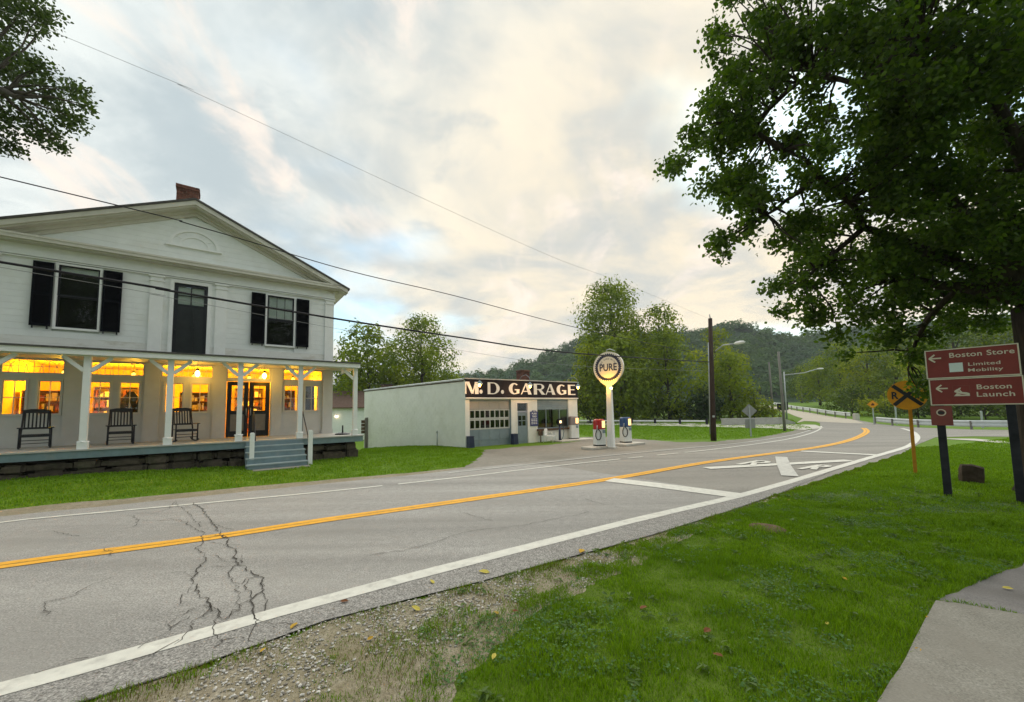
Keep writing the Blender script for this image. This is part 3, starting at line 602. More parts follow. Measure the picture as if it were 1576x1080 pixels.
# ================================================================== STORE (house)
def wall_open(mb, x0, x1, y0, y1, z0, z1, ops):
    """wall slab with rectangular openings (xa,xb,za,zb)"""
    X = sorted({x0, x1, *[o[0] for o in ops], *[o[1] for o in ops]}); Z = sorted({z0, z1, *[o[2] for o in ops], *[o[3] for o in ops]})
    for i in range(len(X) - 1):
        run = None
        for k in range(len(Z) - 1):
            cx, cz = (X[i] + X[i + 1]) / 2, (Z[k] + Z[k + 1]) / 2
            solid = not any(o[0] < cx < o[1] and o[2] < cz < o[3] for o in ops)
            if solid and run is None: run = Z[k]
            if run is not None and (not solid or k == len(Z) - 2):
                mb.box(X[i], X[i + 1], y0, y1, run, Z[k + 1] if solid else Z[k]); run = None
    return mb
def frame_box(mb, x0, x1, z0, z1, y0, y1, t, tb=None):
    tb = t if tb is None else tb
    mb.box(x0, x0 + t, y0, y1, z0, z1); mb.box(x1 - t, x1, y0, y1, z0, z1); mb.box(x0 + t, x1 - t, y0, y1, z1 - t, z1); mb.box(x0 + t, x1 - t, y0, y1, z0, z0 + tb)
    return mb
PANES = {}
def panes(parent, x0, x1, z0, z1, y, nx_, nz_, gap, m, name='pane'):
    """glass panes, alike ones share one mesh"""
    w = (x1 - x0 - gap * (nx_ + 1)) / nx_; h = (z1 - z0 - gap * (nz_ + 1)) / nz_
    key = (round(w, 4), round(h, 4), m.name)
    if key not in PANES: PANES[key] = MB().box(-w / 2 - .004, w / 2 + .004, -.003, .003, -h / 2 - .004, h / 2 + .004).mesh(name)
    for i in range(nx_):
        for k in range(nz_):
            o = link(name, PANES[key], m, parent); o.location = (x0 + gap + w / 2 + i * (w + gap), y, z0 + gap + h / 2 + k * (h + gap))
def muntins(mb, x0, x1, z0, z1, y0, y1, nx_, nz_, gap):
    w = (x1 - x0 - gap * (nx_ + 1)) / nx_; h = (z1 - z0 - gap * (nz_ + 1)) / nz_
    for i in range(nx_ + 1): mb.box(x0 + i * (w + gap), x0 + i * (w + gap) + gap, y0, y1, z0, z1)
    for k in range(nz_ + 1):
        for i in range(nx_): mb.box(x0 + gap + i * (w + gap), x0 + gap + i * (w + gap) + w, y0, y1, z0 + k * (h + gap), z0 + k * (h + gap) + gap)
def brick_stack(parent, x0, x1, y0, y1, z0, z1, bl=.21, bh=.065, jt=.010, corbel=0):
    """laid bricks around a core (joined: too small in the photo to pick apart)"""
    core = MB().box(x0 + .012, x1 - .012, y0 + .012, y1 - .012, z0, z1 - .01); core.build('mortar_core', M['joint'], parent)
    mb = MB(); k = 0; z = z0
    while z + bh <= z1 + .001:
        e = .03 if corbel and z > z1 - corbel else 0
        a0, a1, b0, b1 = x0 - e, x1 + e, y0 - e, y1 + e; wd = .1
        for (p0, p1, fix, ax) in ((a0, a1, b0, 0), (a0, a1, b1 - wd, 0), (b0 + wd + jt, b1 - wd - jt, a0, 1), (b0 + wd + jt, b1 - wd - jt, a1 - wd, 1)):
            p = p0 + (bl / 2 * (k % 2)); cuts = [p0] + [p + i * bl for i in range(0, 40) if p0 + .04 < p + i * bl < p1 - .04] + [p1]
            for c0, c1 in zip(cuts, cuts[1:]):
                j = rnd.uniform(-.003, .003)
                if ax == 0: mb.box(c0 + jt / 2, c1 - jt / 2, fix + j, fix + wd + j, z, z + bh)
                else: mb.box(fix + j, fix + wd + j, c0 + jt / 2, c1 - jt / 2, z, z + bh)
        z += bh + jt; k += 1
    mb.build('brickwork', M['brick'], parent, 'stuff')

HA = math.atan2(.59816, .80137)
HP = Vector((-6.205, 15.689, 0))
store = empty('store', HP, HA, 'white two storey store with gable front, black shutters and lit porch', 'store')
FX0, FX1, FY = -10.48, -.38, 2.75; DEPTH = 11.0; DK = .885
RID = -5.43; RS = .453; APEX = 10.02
def rake(x): return APEX - RS * abs(x - RID)
# --- side, back walls and upper front sheathing
mb = MB(); mb.box(FX0, FX0 + .15, FY + .16, FY + DEPTH, .0, 7.4); mb.box(FX1 - .15, FX1, FY + .16, FY + DEPTH, .0, 7.4); mb.box(FX0 + .15, FX1 - .15, FY + DEPTH - .15, FY + DEPTH, -.4, 7.4)
mb.build('side_wall', M['white'], store)
mb = MB(); mb.box(FX0, FX1, FY + .045, FY + .15, 3.72, 7.4); mb.prism([(FX0, 7.4), (FX1, 7.4), (FX1, rake(FX1) - .25), (RID, APEX - .35), (FX0, rake(FX0) - .25)], FY + .045, FY + .15)
mb.prism([(FX0, 7.4), (FX1, 7.4), (FX1, rake(FX1) - .25), (RID, APEX - .35), (FX0, rake(FX0) - .25)], FY + DEPTH - .15, FY + DEPTH)
mb.build('sheathing', M['white'], store)
# --- upper front boards, each its own
def cut(iv, ops):
    out = [iv]
    for a, b in ops:
        nw = []
        for s, e in out:
            if b <= s or a >= e: nw.append((s, e)); continue
            if a > s: nw.append((s, a))
            if b < e: nw.append((b, e))
        out = nw
    return out
up_ops = [(-8.93, -7.85, 4.68, 6.92), (-3.03, -1.95, 4.60, 6.86), (-6.02, -4.9, 3.7, 6.86)]
z = 3.80; bh = .205; k = 0
while z < 6.98:
    z1 = min(z + bh, 7.0); ops = [(o[0], o[1]) for o in up_ops if z1 > o[2] + .02 and z < o[3] - .02]
    for s, e in cut((FX0 + .02, FX1 - .02), ops):
        cuts = [s] + [c for c in [(-9.1, -5.2, -2.2)[(k * 2) % 3], (-7.0, -3.6, -1.1)[k % 3]] if s + .3 < c < e - .3] + [e]; cuts = sorted(cuts)
        for a, b in zip(cuts, cuts[1:]):
            y = FY + rnd.uniform(-.0015, .0015)
            MB().prism([(a + .0005, z + .001), (b - .0005, z + .001), (b - .0005, z1 - .002), (a + .0005, z1 - .002)], y, FY + .04).build('wall_board', M['stained'] if z < 4.4 else M['white'], store)
    z += bh; k += 1
z = 7.72; k = 0
while z < 9.45:
    z1 = z + .2; e0 = (APEX - .50 - z1) / RS
    if e0 < .15: break
    e1 = (APEX - .50 - z) / RS
    MB().prism([(RID - e1, z + .001), (RID + e1, z + .001), (RID + e0, z1 - .002), (RID - e0, z1 - .002)], FY - .004 + rnd.uniform(-.0015, .0015), FY + .04).build('gable_board', M['white'], store)
    z = z1
# --- cornice, frieze, raking cornice
mb = MB()
mb.box(FX0 - .02, FX1 + .02, FY - .05, FY + .02, 7.06, 7.36); mb.box(FX0 - .04, FX1 + .04, FY - .10, FY + .02, 6.995, 7.06); mb.box(FX0 - .03, FX1 + .03, FY - .075, FY + .02, 6.94, 6.975)
mb.build('frieze', M['trim'], store)
mb = MB(); mb.box(FX0 - .35, FX1 + .35, FY - .36, FY + .03, 7.36, 7.41); mb.box(FX0 - .45, FX1 + .45, FY - .44, FY + .03, 7.41, 7.52)
mb.prism([(FX0 - .48, 7.52), (FX1 + .48, 7.52), (FX1 + .30, 7.585), (FX0 - .30, 7.585)], FY - .46, FY + .03)
mb.build('cornice', M['cornice'], store)
mb = MB()
for sgn in (-1, 1):
    xe = RID + sgn * 5.55
    def q(x, dz): return (x, rake(x) + dz)
    def band(x0_, d0, d1, ya, yb, xe=xe):
        p = [q(RID, d0), q(RID, d1), q(x0_, d1), q(x0_, d0)]
        if sgn > 0: p = [p[0], p[3], p[2], p[1]]
        mb.prism(p, ya, yb)
    band(xe, -.235, -.06, FY - .46, FY + .03); band(xe - sgn * .10, -.29, -.235, FY - .40, FY + .03); band(xe - sgn * .35, -.40, -.29, FY - .15, FY + .03); band(xe - sgn * .55, -.52, -.40, FY - .06, FY + .03)
mb.build('raking_cornice', M['cornice'], store)
mb = MB()
for sgn in (-1, 1):
    xe = RID + sgn * 5.62; p = [(RID, APEX - .055), (RID, APEX + .02), (xe, rake(xe) + .02), (xe, rake(xe) - .055)]
    if sgn > 0: p = p[::-1]
    mb.prism(p, FY - .50, FY + DEPTH + .4)
roof = mb.build('roof', M['shingle'], store)
# side eaves
mb = MB(); 
for sgn in (-1, 1):
    xw = FX1 if sgn > 0 else FX0; a, b = sorted((xw + sgn * .003, xw + sgn * .50)); mb.box(a, b, FY + .04, FY + DEPTH, 7.36, 7.44)
mb.build('eave_soffit', M['cornice'], store)
chim = empty('chimney', (0, 0, 0)); chim.parent = roof
brick_stack(chim, -6.12, -5.42, 3.75, 4.4, 9.7, 11.14, corbel=.2)
# --- pilasters with capitals
PILW = .36
def pilaster(xc, z0, z1, name='pilaster', w=PILW, m='trim'):
    mb = MB(); mb.box(xc - w / 2, xc + w / 2, FY - .055, FY + .01, z0, z1 - .22); mb.box(xc - w / 2 - .03, xc + w / 2 + .03, FY - .085, FY + .01, z1 - .22, z1 - .17); mb.box(xc - w / 2 + .01, xc + w / 2 - .01, FY - .065, FY + .01, z1 - .17, z1 - .06); mb.box(xc - w / 2 - .045, xc + w / 2 + .045, FY - .10, FY + .01, z1 - .06, z1)
    return mb.build(name, M[m], store)
for xc in (-10.29, -6.44, -4.53, -.57): pilaster(xc, 3.82, 6.95)
# --- fanlight in the gable
fan = MB(); fc = (-5.42, 8.26); n = 18
def arc(r, a0, a1, n): return [(fc[0] + r * math.cos(a0 + (a1 - a0) * i / n) * 1.12, fc[1] + r * math.sin(a0 + (a1 - a0) * i / n) * .98) for i in range(n + 1)]
def arcband(mb, r0, r1, y0, y1):
    a, b = arc(r0, 0, math.pi, n), arc(r1, 0, math.pi, n)
    for i in range(n): mb.prism([a[i], b[i], b[i + 1], a[i + 1]], y0, y1)
arcband(fan, .60, .69, FY - .05, FY + .0); arcband(fan, .36, .42, FY - .04, FY + .0)
fan.box(fc[0] - .84, fc[0] + .84, FY - .09, FY, fc[1] - .075, fc[1] - .005); fan.prism(arc(.12, 0, math.pi, 8), FY - .035, FY)
for a in (35, 62, 90, 118, 145):
    ca, sa = math.cos(math.radians(a)), math.sin(math.radians(a)); fan.beam((fc[0] + ca * .42, FY - .015, fc[1] + sa * .41), (fc[0] + ca * .67, FY - .015, fc[1] + sa * .59), .025, .025)
fan.build('fanlight', M['trim'], store)
MB().prism(arc(.60, 0, math.pi, n), FY - .012, FY - .006).build('fanlight_panel', M['white'], store)
# --- upper windows and shutters
def upper_window(x0, x1, z0, z1, sashpanes, blind_z, with_blind=True):
    w = empty('window', (0, 0, 0)); w.parent = store
    frame_box(MB(), x0 - .06, x1 + .06, z0 - .07, z1 + .06, FY - .05, FY + .05, .06, .07).build('casing', M['trim'], w)
    f = MB(); zm = (z0 + z1) / 2; frame_box(f, x0, x1, z0, zm + .02, FY + .03, FY + .06, .045); frame_box(f, x0, x1, zm + .02, z1, FY - .0, FY + .03, .045)
    muntins(f, x0 + .045, x1 - .045, zm + .065, z1 - .045, FY + .006, FY + .024, sashpanes, 2, .016) if sashpanes else None
    f.build('sash', M['black'], w)
    if sashpanes: panes(w, x0 + .045, x1 - .045, zm + .065, z1 - .045, FY + .016, sashpanes, 2, .016, M['darkglass'])
    else: panes(w, x0 + .04, x1 - .04, zm + .06, z1 - .04, FY + .016, 1, 1, .002, M['darkglass'])
    panes(w, x0 + .04, x1 - .04, z0 + .04, zm - .02, FY + .046, 1, 1, .002, M['darkglass'])
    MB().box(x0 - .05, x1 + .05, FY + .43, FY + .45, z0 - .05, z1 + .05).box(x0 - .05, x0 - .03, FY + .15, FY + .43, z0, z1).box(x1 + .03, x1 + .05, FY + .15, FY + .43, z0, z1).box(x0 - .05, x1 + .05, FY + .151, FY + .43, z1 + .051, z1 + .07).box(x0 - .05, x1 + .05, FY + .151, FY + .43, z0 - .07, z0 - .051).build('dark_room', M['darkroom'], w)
    if with_blind: MB().box(x0 + .03, x1 - .03, FY + .085, FY + .095, blind_z, z1 - .02).build('blind', M['blind'], w)
    return w
# the sheathing behind the windows is cut away by building it as an opening
bpy.data.objects.remove([c for c in kids(store) if c.name == 'sheathing'][0])
mb = MB(); wall_open(mb, FX0, FX1, FY + .062, FY + .15, 3.72, 7.4, [(-8.86, -7.9, 4.76, 6.85), (-2.98, -1.99, 4.69, 6.79), (-5.95, -4.96, 3.8, 6.78)])
gp = [(FX0, 7.4), (FX1, 7.4), (FX1, rake(FX1) - .25), (RID, APEX - .35), (FX0, rake(FX0) - .25)]
mb.prism(gp, FY + .045, FY + .15); mb.prism(gp, FY + DEPTH - .15, FY + DEPTH); mb.build('sheathing', M['white'], store)
upper_window(-8.86, -7.9, 4.76, 6.85, 0, 6.62, True)
upper_window(-2.98, -1.99, 4.69, 6.79, 3, 5.8, True)
def shutter(x0, x1, z0, z1):
    s = empty('shutter', (0, 0, 0)); s.parent = store
    frame_box(MB(), x0, x1, z0, z1, FY - .10, FY - .055, .055, .09).box(x0 + .055, x1 - .055, FY - .098, FY - .057, (z0 + z1) / 2 - .04, (z0 + z1) / 2 + .04).build('stile', M['shutter'], s)
    mb = MB(); zz = z0 + .1
    while zz < z1 - .09:
        if abs(zz - (z0 + z1) / 2) > .06: mb.beam((x0 + .055, FY - .078, zz + .02), (x1 - .055, FY - .078, zz + .02), .035, .008, (0, .7, .7))
        zz += .045
    mb.build('louvre', M['shutter'], s, 'stuff'); MB().box(x0 + .05, x1 - .05, FY - .056, FY - .052, z0 + .05, z1 - .05).build('shutter_back', M['shutter'], s)
    MB().box(x0 + .05, x0 + .08, FY - .08, FY - .05, z0 - .08, z0).box(x1 - .09, x1 - .05, FY - .08, FY - .05, z0 - .09, z0).build('hook', M['black'], s)
for x0, x1, z0, z1 in ((-9.40, -8.95, 4.75, 6.86), (-7.81, -7.34, 4.72, 6.86), (-3.54, -3.06, 4.69, 6.81), (-1.9, -1.41, 4.68, 6.79)): shutter(x0, x1, z0, z1)
# --- upper door
ud = empty('upper_door', (0, 0, 0)); ud.parent = store
frame_box(MB(), -6.07, -4.84, 3.8, 6.9, FY - .06, FY + .05, .115, .0).build('door_casing', M['trim'], ud)
dm = MB(); frame_box(dm, -5.95, -4.96, 3.8, 6.78, FY + .01, FY + .06, .11, .3); dm.box(-5.84, -5.07, FY + .012, FY + .058, 5.9, 5.99); dm.box(-5.47, -5.44, FY + .012, FY + .058, 5.99, 6.67); dm.box(-5.84, -5.07, FY + .014, FY + .056, 6.32, 6.345)
dm.build('door_frame', M['black'], ud)
panes(ud, -5.845, -5.065, 5.985, 6.675, FY + .03, 2, 1, .012, M['darkglass'])
MB().box(-5.84, -5.07, FY + .085, FY + .095, 5.99, 6.67).build('blind', M['blind'], ud)
MB().box(-5.85, -5.06, FY + .02, FY + .045, 4.1, 5.91).box(-5.42, -5.36, FY - .0, FY + .02, 4.1, 5.9).build('door_panel', mat('door_screen', (.016, .019, .02), .35, .3, 4, .4), ud)
MB().lathe([(.012, 0), (.035, .02), (.035, .05), (.01, .07)], (-5.9, FY - .0, 4.95), 8).build('knob', M['black'], ud)
# --- lower front wall with shop windows
W1 = [(-9.86, -9.38), (-9.12, -8.64), (-8.0, -7.5), (-7.26, -6.76), (-6.08, -5.57), (-5.33, -4.82)]
WZ0, WZ1 = 1.91, 2.99
W2 = [(-2.27, -1.76), (-1.48, -.97)]
TR = [(-9.92, -8.58), (-8.0, -6.66), (-6.20, -4.70), (-4.26, -2.80), (-2.33, -.80)]
TZ0, TZ1 = 3.22, 3.68
DOOR = (-4.26, -2.78, DK, 3.12)
ops = [(a, b, WZ0, WZ1) for a, b in W1 + W2] + [(a, b, TZ0, TZ1) for a, b in TR] + [DOOR]
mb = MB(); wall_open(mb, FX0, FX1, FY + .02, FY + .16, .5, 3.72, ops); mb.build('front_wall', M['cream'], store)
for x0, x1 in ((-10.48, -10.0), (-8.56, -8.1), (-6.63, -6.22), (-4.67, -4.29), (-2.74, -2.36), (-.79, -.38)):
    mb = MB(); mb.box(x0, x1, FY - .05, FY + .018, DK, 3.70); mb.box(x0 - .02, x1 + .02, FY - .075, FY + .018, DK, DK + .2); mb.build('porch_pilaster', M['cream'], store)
def shop_window(x0, x1, z0, z1, nx_, nz_, m):
    w = empty('shop_window', (0, 0, 0)); w.parent = store
    f = MB(); frame_box(f, x0 - .05, x1 + .05, z0 - .05, z1 + .05, FY - .01, FY + .019, .05); muntins(f, x0, x1, z0, z1, FY + .05, FY + .08, nx_, nz_, .022); f.build('sash', m, w)
    panes(w, x0, x1, z0, z1, FY + .065, nx_, nz_, .022, M['glass']); return w
wmat = mat('window_frame_paint', (.62, .60, .54), .5, .05, 4)
for a, b in W1 + W2: shop_window(a, b, WZ0, WZ1, 2, 2, wmat)
def transom(x0, x1):
    w = empty('transom', (0, 0, 0)); w.parent = store
    f = MB(); frame_box(f, x0, x1, TZ0, TZ1, FY + .03, FY + .10, .03)
    ncell = 4; cw = (x1 - x0 - .06) / ncell; zt, zb = TZ1 - .03, TZ0 + .03; y = FY + .06
    for i in range(ncell):
        xa = x0 + .03 + i * cw
        if i: f.box(xa - .006, xa + .006, y - .01, y + .01, zb, zt)
        for (cx_, sg) in ((xa, 1), (xa + cw, -1)):
            pts = [(cx_ + sg * cw * .62 * math.cos(t), y, zb + (zt - zb) * .95 * math.sin(t)) for t in [math.pi / 2 * j / 6 for j in range(7)]]
            f.tube(pts, .007, 4, False)
    f.box(x0 + .03, x1 - .03, y - .008, y + .008, (zb + zt) / 2 - .006, (zb + zt) / 2 + .006)
    f.build('lattice', wmat, w); panes(w, x0 + .02, x1 - .02, TZ0 + .02, TZ1 - .02, FY + .085, 1, 1, .003, M['glass'])
for a, b in TR: transom(a, b)
# --- front double door
for i, (x0, x1) in enumerate(((-4.24, -3.535), (-3.505, -2.80))):
    d = empty('front_door', (0, 0, 0)); d.parent = store
    mb = MB(); frame_box(mb, x0, x1, DK + .01, 3.1, FY + .03, FY + .08, .13, .24); mb.box(x0 + .13, x1 - .13, FY + .032, FY + .078, 1.80, 1.92); mb.build('door_frame', M['black'], d)
    mb = MB(); muntins(mb, x0 + .13, x1 - .13, 1.92, 2.97, FY + .04, FY + .07, 2, 2, .02); mb.build('muntin', M['black'], d)
    panes(d, x0 + .13, x1 - .13, 1.92, 2.97, FY + .055, 2, 2, .02, M['glass'])
    MB().box(x0 + .13, x1 - .13, FY + .045, FY + .07, 1.12, 1.80).build('door_panel', mat('screen_panel', (.20, .19, .17), .7, .1, 6), d)
    MB().tube([(x1 - .06 if i == 0 else x0 + .06, FY + .0, 1.75), (x1 - .06 if i == 0 else x0 + .06, FY - .02, 1.9), (x1 - .06 if i == 0 else x0 + .06, FY + .0, 2.05)], .012, 6).build('handle', M['galv'], d)
# --- shop room
mb = MB(); mb.box(FX0 + .2, FX1 - .2, FY + 5.5, FY + 5.6, DK, 3.9); mb.box(FX0 + .16, FX0 + .26, FY + .2, FY + 5.5, DK, 3.9); mb.box(FX1 - .26, FX1 - .16, FY + .2, FY + 5.5, DK, 3.9)
mb.build('room_wall', M['warmwall'], store)
MB().box(FX0 + .16, FX1 - .16, FY + .17, FY + 5.6, DK - .1, DK).build('room_floor', M['wood'], store)
MB().box(FX0 + .16, FX1 - .16, FY + .152, FY + 5.6, 3.9, 4.0).build('room_ceiling', M['warmwall'], store)
# --- porch: deck, foundation, roof, beam
DX0, DX1 = -10.55, .24
MB().box(DX0, DX1, -.03, FY + .015, DK - .04, DK).build('deck_floor', M['deckfloor'], store)
MB().box(DX0, DX1 - .03, .0, .05, .635, DK - .042).box(DX1 - .08, DX1 - .03, .05, FY + 1.2, .635, DK - .042).build('deck_fascia', M['deckblue'], store)
MB().box(DX0, .0, .42, .52, -.4, .63).build('foundation_core', M['mortar'], store)
def stone(x0, x1, z0, z1, y0, y1):
    bm = bmesh.new(); bmesh.ops.create_cube(bm, size=1); bmesh.ops.bevel(bm, geom=bm.edges[:], offset=.16, segments=2, affect='EDGES')
    s = rnd.uniform(0, 99)
    for v in bm.verts:
        n_ = noise.noise_vector(v.co * 2.2 + Vector((s, s, 0))) * .10
        v.co += n_; v.co = Vector(((x0 + x1) / 2 + v.co.x * (x1 - x0), (y0 + y1) / 2 + v.co.y * (y1 - y0), (z0 + z1) / 2 + v.co.z * (z1 - z0)))
    me = bpy.data.meshes.new('stone'); bm.to_mesh(me); bm.free(); link('stone', me, M['stone'], store)
for (za, zb, wmin, wmax) in ((-.12, .33, .45, 1.0), (.32, .63, .4, .95)):
    x = DX0
    while x < .05:
        w = rnd.uniform(wmin, wmax); e = min(.1, x + w)
        if e - x > .15:
            zc = zb + rnd.uniform(-.05, .05) if za < 0 else zb - rnd.uniform(.02, .10); stone(x, e - .02, za + (rnd.uniform(-.02, .04) if za > 0 else 0), zc, .10 + rnd.uniform(0, .06), .5)
        x = e
for k in range(4):
    for za, zb in ((-.2, .32), (.33, .63)): stone(-.38, .07, za, zb, .5 + k * .62, 1.08 + k * .62)
pr = MB(); PX1 = .04
for (y0, z0, y1, z1) in ((-.20, 3.735, FY - .005, 3.83),):
    v = [(DX0, y0, z0), (PX1, y0, z0), (PX1, y1, z1), (DX0, y1, z1)]; pr.add(v + [(a, b, c + .045) for a, b, c in v], [(0, 3, 2, 1), (4, 5, 6, 7), (0, 1, 5, 4), (1, 2, 6, 5), (2, 3, 7, 6), (3, 0, 4, 7)])
pr.build('porch_roof', M['shingle'], store)
MB().box(DX0, PX1 - .01, -.15, -.11, 3.575, 3.732).box(PX1 - .05, PX1 - .01, -.11, FY - .01, 3.575, 3.732).build('porch_fascia', M['trim'], store)
mb = MB(); x = DX0
while x < PX1 - .1:
    mb.box(x, min(x + .088, PX1 - .06), -.10, FY - .01, 3.70, 3.722); x += .09
mb.build('porch_ceiling', mat('porch_ceiling_paint', (.55, .50, .44), .6, .08, 4), store, 'stuff')
MB().box(DX0, PX1 - .06, .05, .22, 3.56, 3.698).build('porch_beam', M['trim'], store)
# --- porch posts with braces
pm = MB(); pm.box(-.075, .075, -.075, .075, DK + .22, 3.558); pm.box(-.105, .105, -.105, .105, DK, DK + .2); pm.lathe([(.14, 0), (.11, .03)], (0, 0, DK + .2), 4, False)
pmesh = pm.mesh('porch_post'); 
bl_ = MB().beam((-.07, 0, 3.14), (-.50, 0, 3.55), .09, .10).mesh('brace'); br_ = MB().beam((.07, 0, 3.14), (.50, 0, 3.55), .09, .10).mesh('brace')
for i, x in enumerate((-9.4, -7.56, -5.73, -3.9, -2.05, -.08)):
    p = link('porch_post', pmesh, M['trim'], store); p.location = (x, .14, 0)
    link('brace', bl_, M['trim'], p)
    if i < 5: link('brace', br_, M['trim'], p)
# --- stairs
tw0, tw1 = -3.72, -1.95
for k in range(4):
    zt = DK * (4 - k) / 5; y1 = -.05 - k * .29
    MB().box(tw0 + .001 * k, tw1 - .001 * k, y1 - .31, y1, zt - .035, zt).build('tread', mat('tread_paint', (.30, .37, .38), .55, .12, 4) if k == 0 else bpy.data.materials['tread_paint'], store)
    MB().box(tw0 + .03, tw1 - .03, y1 - .02, y1 + .0, zt - .001, zt + DK / 5 - .042).build('riser', M['deckblue'], store)
MB().box(tw0 + .03, tw1 - .03, -.05 - 3 * .29 - .29, -.05 - 3 * .29 - .27, -.1, DK / 5 - .036).build('riser', M['deckblue'], store)
for x in (tw0 + .0, tw1 - .045):
    mb = MB(); n_ = [(0, .62), (-.05, .62), (-1.17, -.05), (-1.0, -.05), (-.2, .3), (0, .3)]
    v = [(x, a, b) for a, b in n_] + [(x + .045, a, b) for a, b in n_]; k_ = len(n_)
    mb.add(v, [tuple(range(k_)), tuple(range(2 * k_ - 1, k_ - 1, -1))] + [(i, (i + 1) % k_, (i + 1) % k_ + k_, i + k_) for i in range(k_)]); mb.build('stringer', M['deckblue'], store)
MB().box(-3.55, -1.95, -1.62, -1.22, -.1, .03).build('step_slab', M['slab'], store)
for x, y, h in ((-3.56, -.86, 1.16), (-1.86, -.98, 1.17)):
    MB().box(x - .065, x + .065, y - .065, y + .065, -.2, h).prism([(x - .065, h), (x + .065, h), (x + .04, h + .03), (x - .04, h + .03)], y - .05, y + .05).build('stair_post', M['trim'], store)
    sx = .09 if x < -3 else -.06
    MB().tube([(x + sx, y + .08, .92), (x + sx, y + .12, 1.0), (x + sx, .35, 1.85), (x + sx, .45, 1.86)], .02, 6).tube([(x + sx, .42, DK), (x + sx, .42, 1.86)], .018, 6).build('handrail', M['galv'] if False else M['black'], store)

HM = Matrix.Translation(HP) @ Matrix.Rotation(HA, 4, 'Z')
def HW(x, y, z): return HM @ Vector((x, y, z))
# --- lamps that the photo shows lit: shop interior and porch
wc = (1.0, .52, .03)
def point(loc, e, col=wc, r=.08):
    l = bpy.data.lights.new('lamp_light', 'POINT'); l.energy = e; l.color = col; l.shadow_soft_size = r; o = bpy.data.objects.new('lamp_light', l); COL.objects.link(o); o.location = loc; return o
def pendant(x, y, z, label, e=0):
    r = empty('pendant_lamp', HW(x, y, z), HA, label, 'lamp', 'warm lamps of the store')
    MB().lathe([(.02, .16), (.055, .12), (.075, .05), (.06, -.03), (.02, -.07)], k=12).build('bulb', M['bulbin'] if 'inside' in label else M['bulb'], r)
    MB().lathe([(.05, .16), (.06, .19), (.03, .24)], k=10).tube([(0, 0, .22), (0, 0, .5)], .008, 5).build('socket', M['black'], r)
    if e: l = point((0, 0, -.16), e); l.parent = r
for i, (x, y) in enumerate(((-9.2, 1.9), (-7.3, 1.9), (-5.4, 1.9), (-3.4, 1.9), (-1.6, 1.9))):
    pendant(x, FY + y + .9, 3.40, ['lamp glowing inside the leftmost shop window bay', 'lamp glowing inside the second shop window bay', 'lamp glowing inside the third shop window bay', 'lamp glowing inside behind the double door', 'lamp glowing inside the bay right of the double door'][i], 150)
pendant(-5.15, FY - .55, 3.28, 'bare porch bulb hanging in front of the third transom', 5)
pendant(-3.05, FY - .55, 3.28, 'bare porch bulb hanging in front of the door transom', 5)
# --- shop furniture seen through the glass
def shelf_unit(x, y, w, h, label, seed, rz=0):
    r_ = random.Random(seed); root = empty('shelf_unit', HW(x, y, DK), HA + rz, label, 'shelf', 'shelves inside the store')
    mb = MB(); mb.box(-w / 2, -w / 2 + .03, -.17, .17, 0, h); mb.box(w / 2 - .03, w / 2, -.17, .17, 0, h); mb.box(-w / 2 + .03, w / 2 - .03, .15, .17, 0, h); mb.build('upright', M['wood'], root)
    n_ = int(h / .38)
    for k in range(n_ + 1):
        z = k * (h - .03) / n_; MB().box(-w / 2 + .03, w / 2 - .03, -.17, .15, z, z + .03).build('shelf', M['wood'], root)
    goods = MB(); g2 = MB()
    for k in range(n_):
        z = k * (h - .03) / n_ + .03; xx = -w / 2 + .06
        while xx < w / 2 - .16:
            ww = r_.uniform(.05, .16); hh = r_.uniform(.1, .3); (goods if r_.random() < .5 else g2).box(xx, xx + ww, -.12, .08, z, z + hh); xx += ww + r_.uniform(.01, .08)
    goods.build('goods', M['cream'], root, 'stuff'); g2.build('goods', M['brown_sign2'], root, 'stuff')
for i, (x, y, w, h) in enumerate(((-9.5, FY + 2.6, 1.2, 1.9), (-7.1, FY + 1.0, .5, 1.55), (-5.2, FY + 3.0, 1.3, 1.9), (-3.3, FY + 4.6, 1.2, 2.2), (-2.0, FY + 2.2, .8, 2.0), (-8.1, FY + 5.1, 1.4, 2.2))):
    shelf_unit(x, y, w, h, ['wooden shelf of goods behind the leftmost shop windows', 'narrow shelf close behind the fourth shop window', 'wooden shelf of goods behind the third bay windows', 'tall shelf on the back wall behind the double door', 'shelf behind the shop window right of the door', 'tall shelf on the back wall of the second bay'][i], i + 3)
glow_block = empty('cabinet', HW(-1.28, FY + .42, DK), HA, 'dark cabinet blocking the rightmost shop window', 'cabinet')  # dark box added behind these panes to block the room glow
MB().box(-.26, .22, -.1, .25, 0, 2.3).build('case', M['darkroom'], glow_block); MB().box(-.24, .20, -.12, -.1, .1, 2.2).build('cabinet_door', M['darkroom'], glow_block)
cab2 = empty('counter', HW(-7.0, FY + .62, DK), HA, 'dark counter with cloth behind the fourth shop window', 'counter')
MB().box(-.5, .4, -.2, .25, 0, 1.35).build('case', M['darkroom'], cab2); MB().prism([(-.28, 1.36), (.1, 1.36), (.15, 1.6), (.05, 1.78), (-.1, 1.82), (-.24, 1.6)], -.1, .1).build('draped_form', M['chair'], cab2)

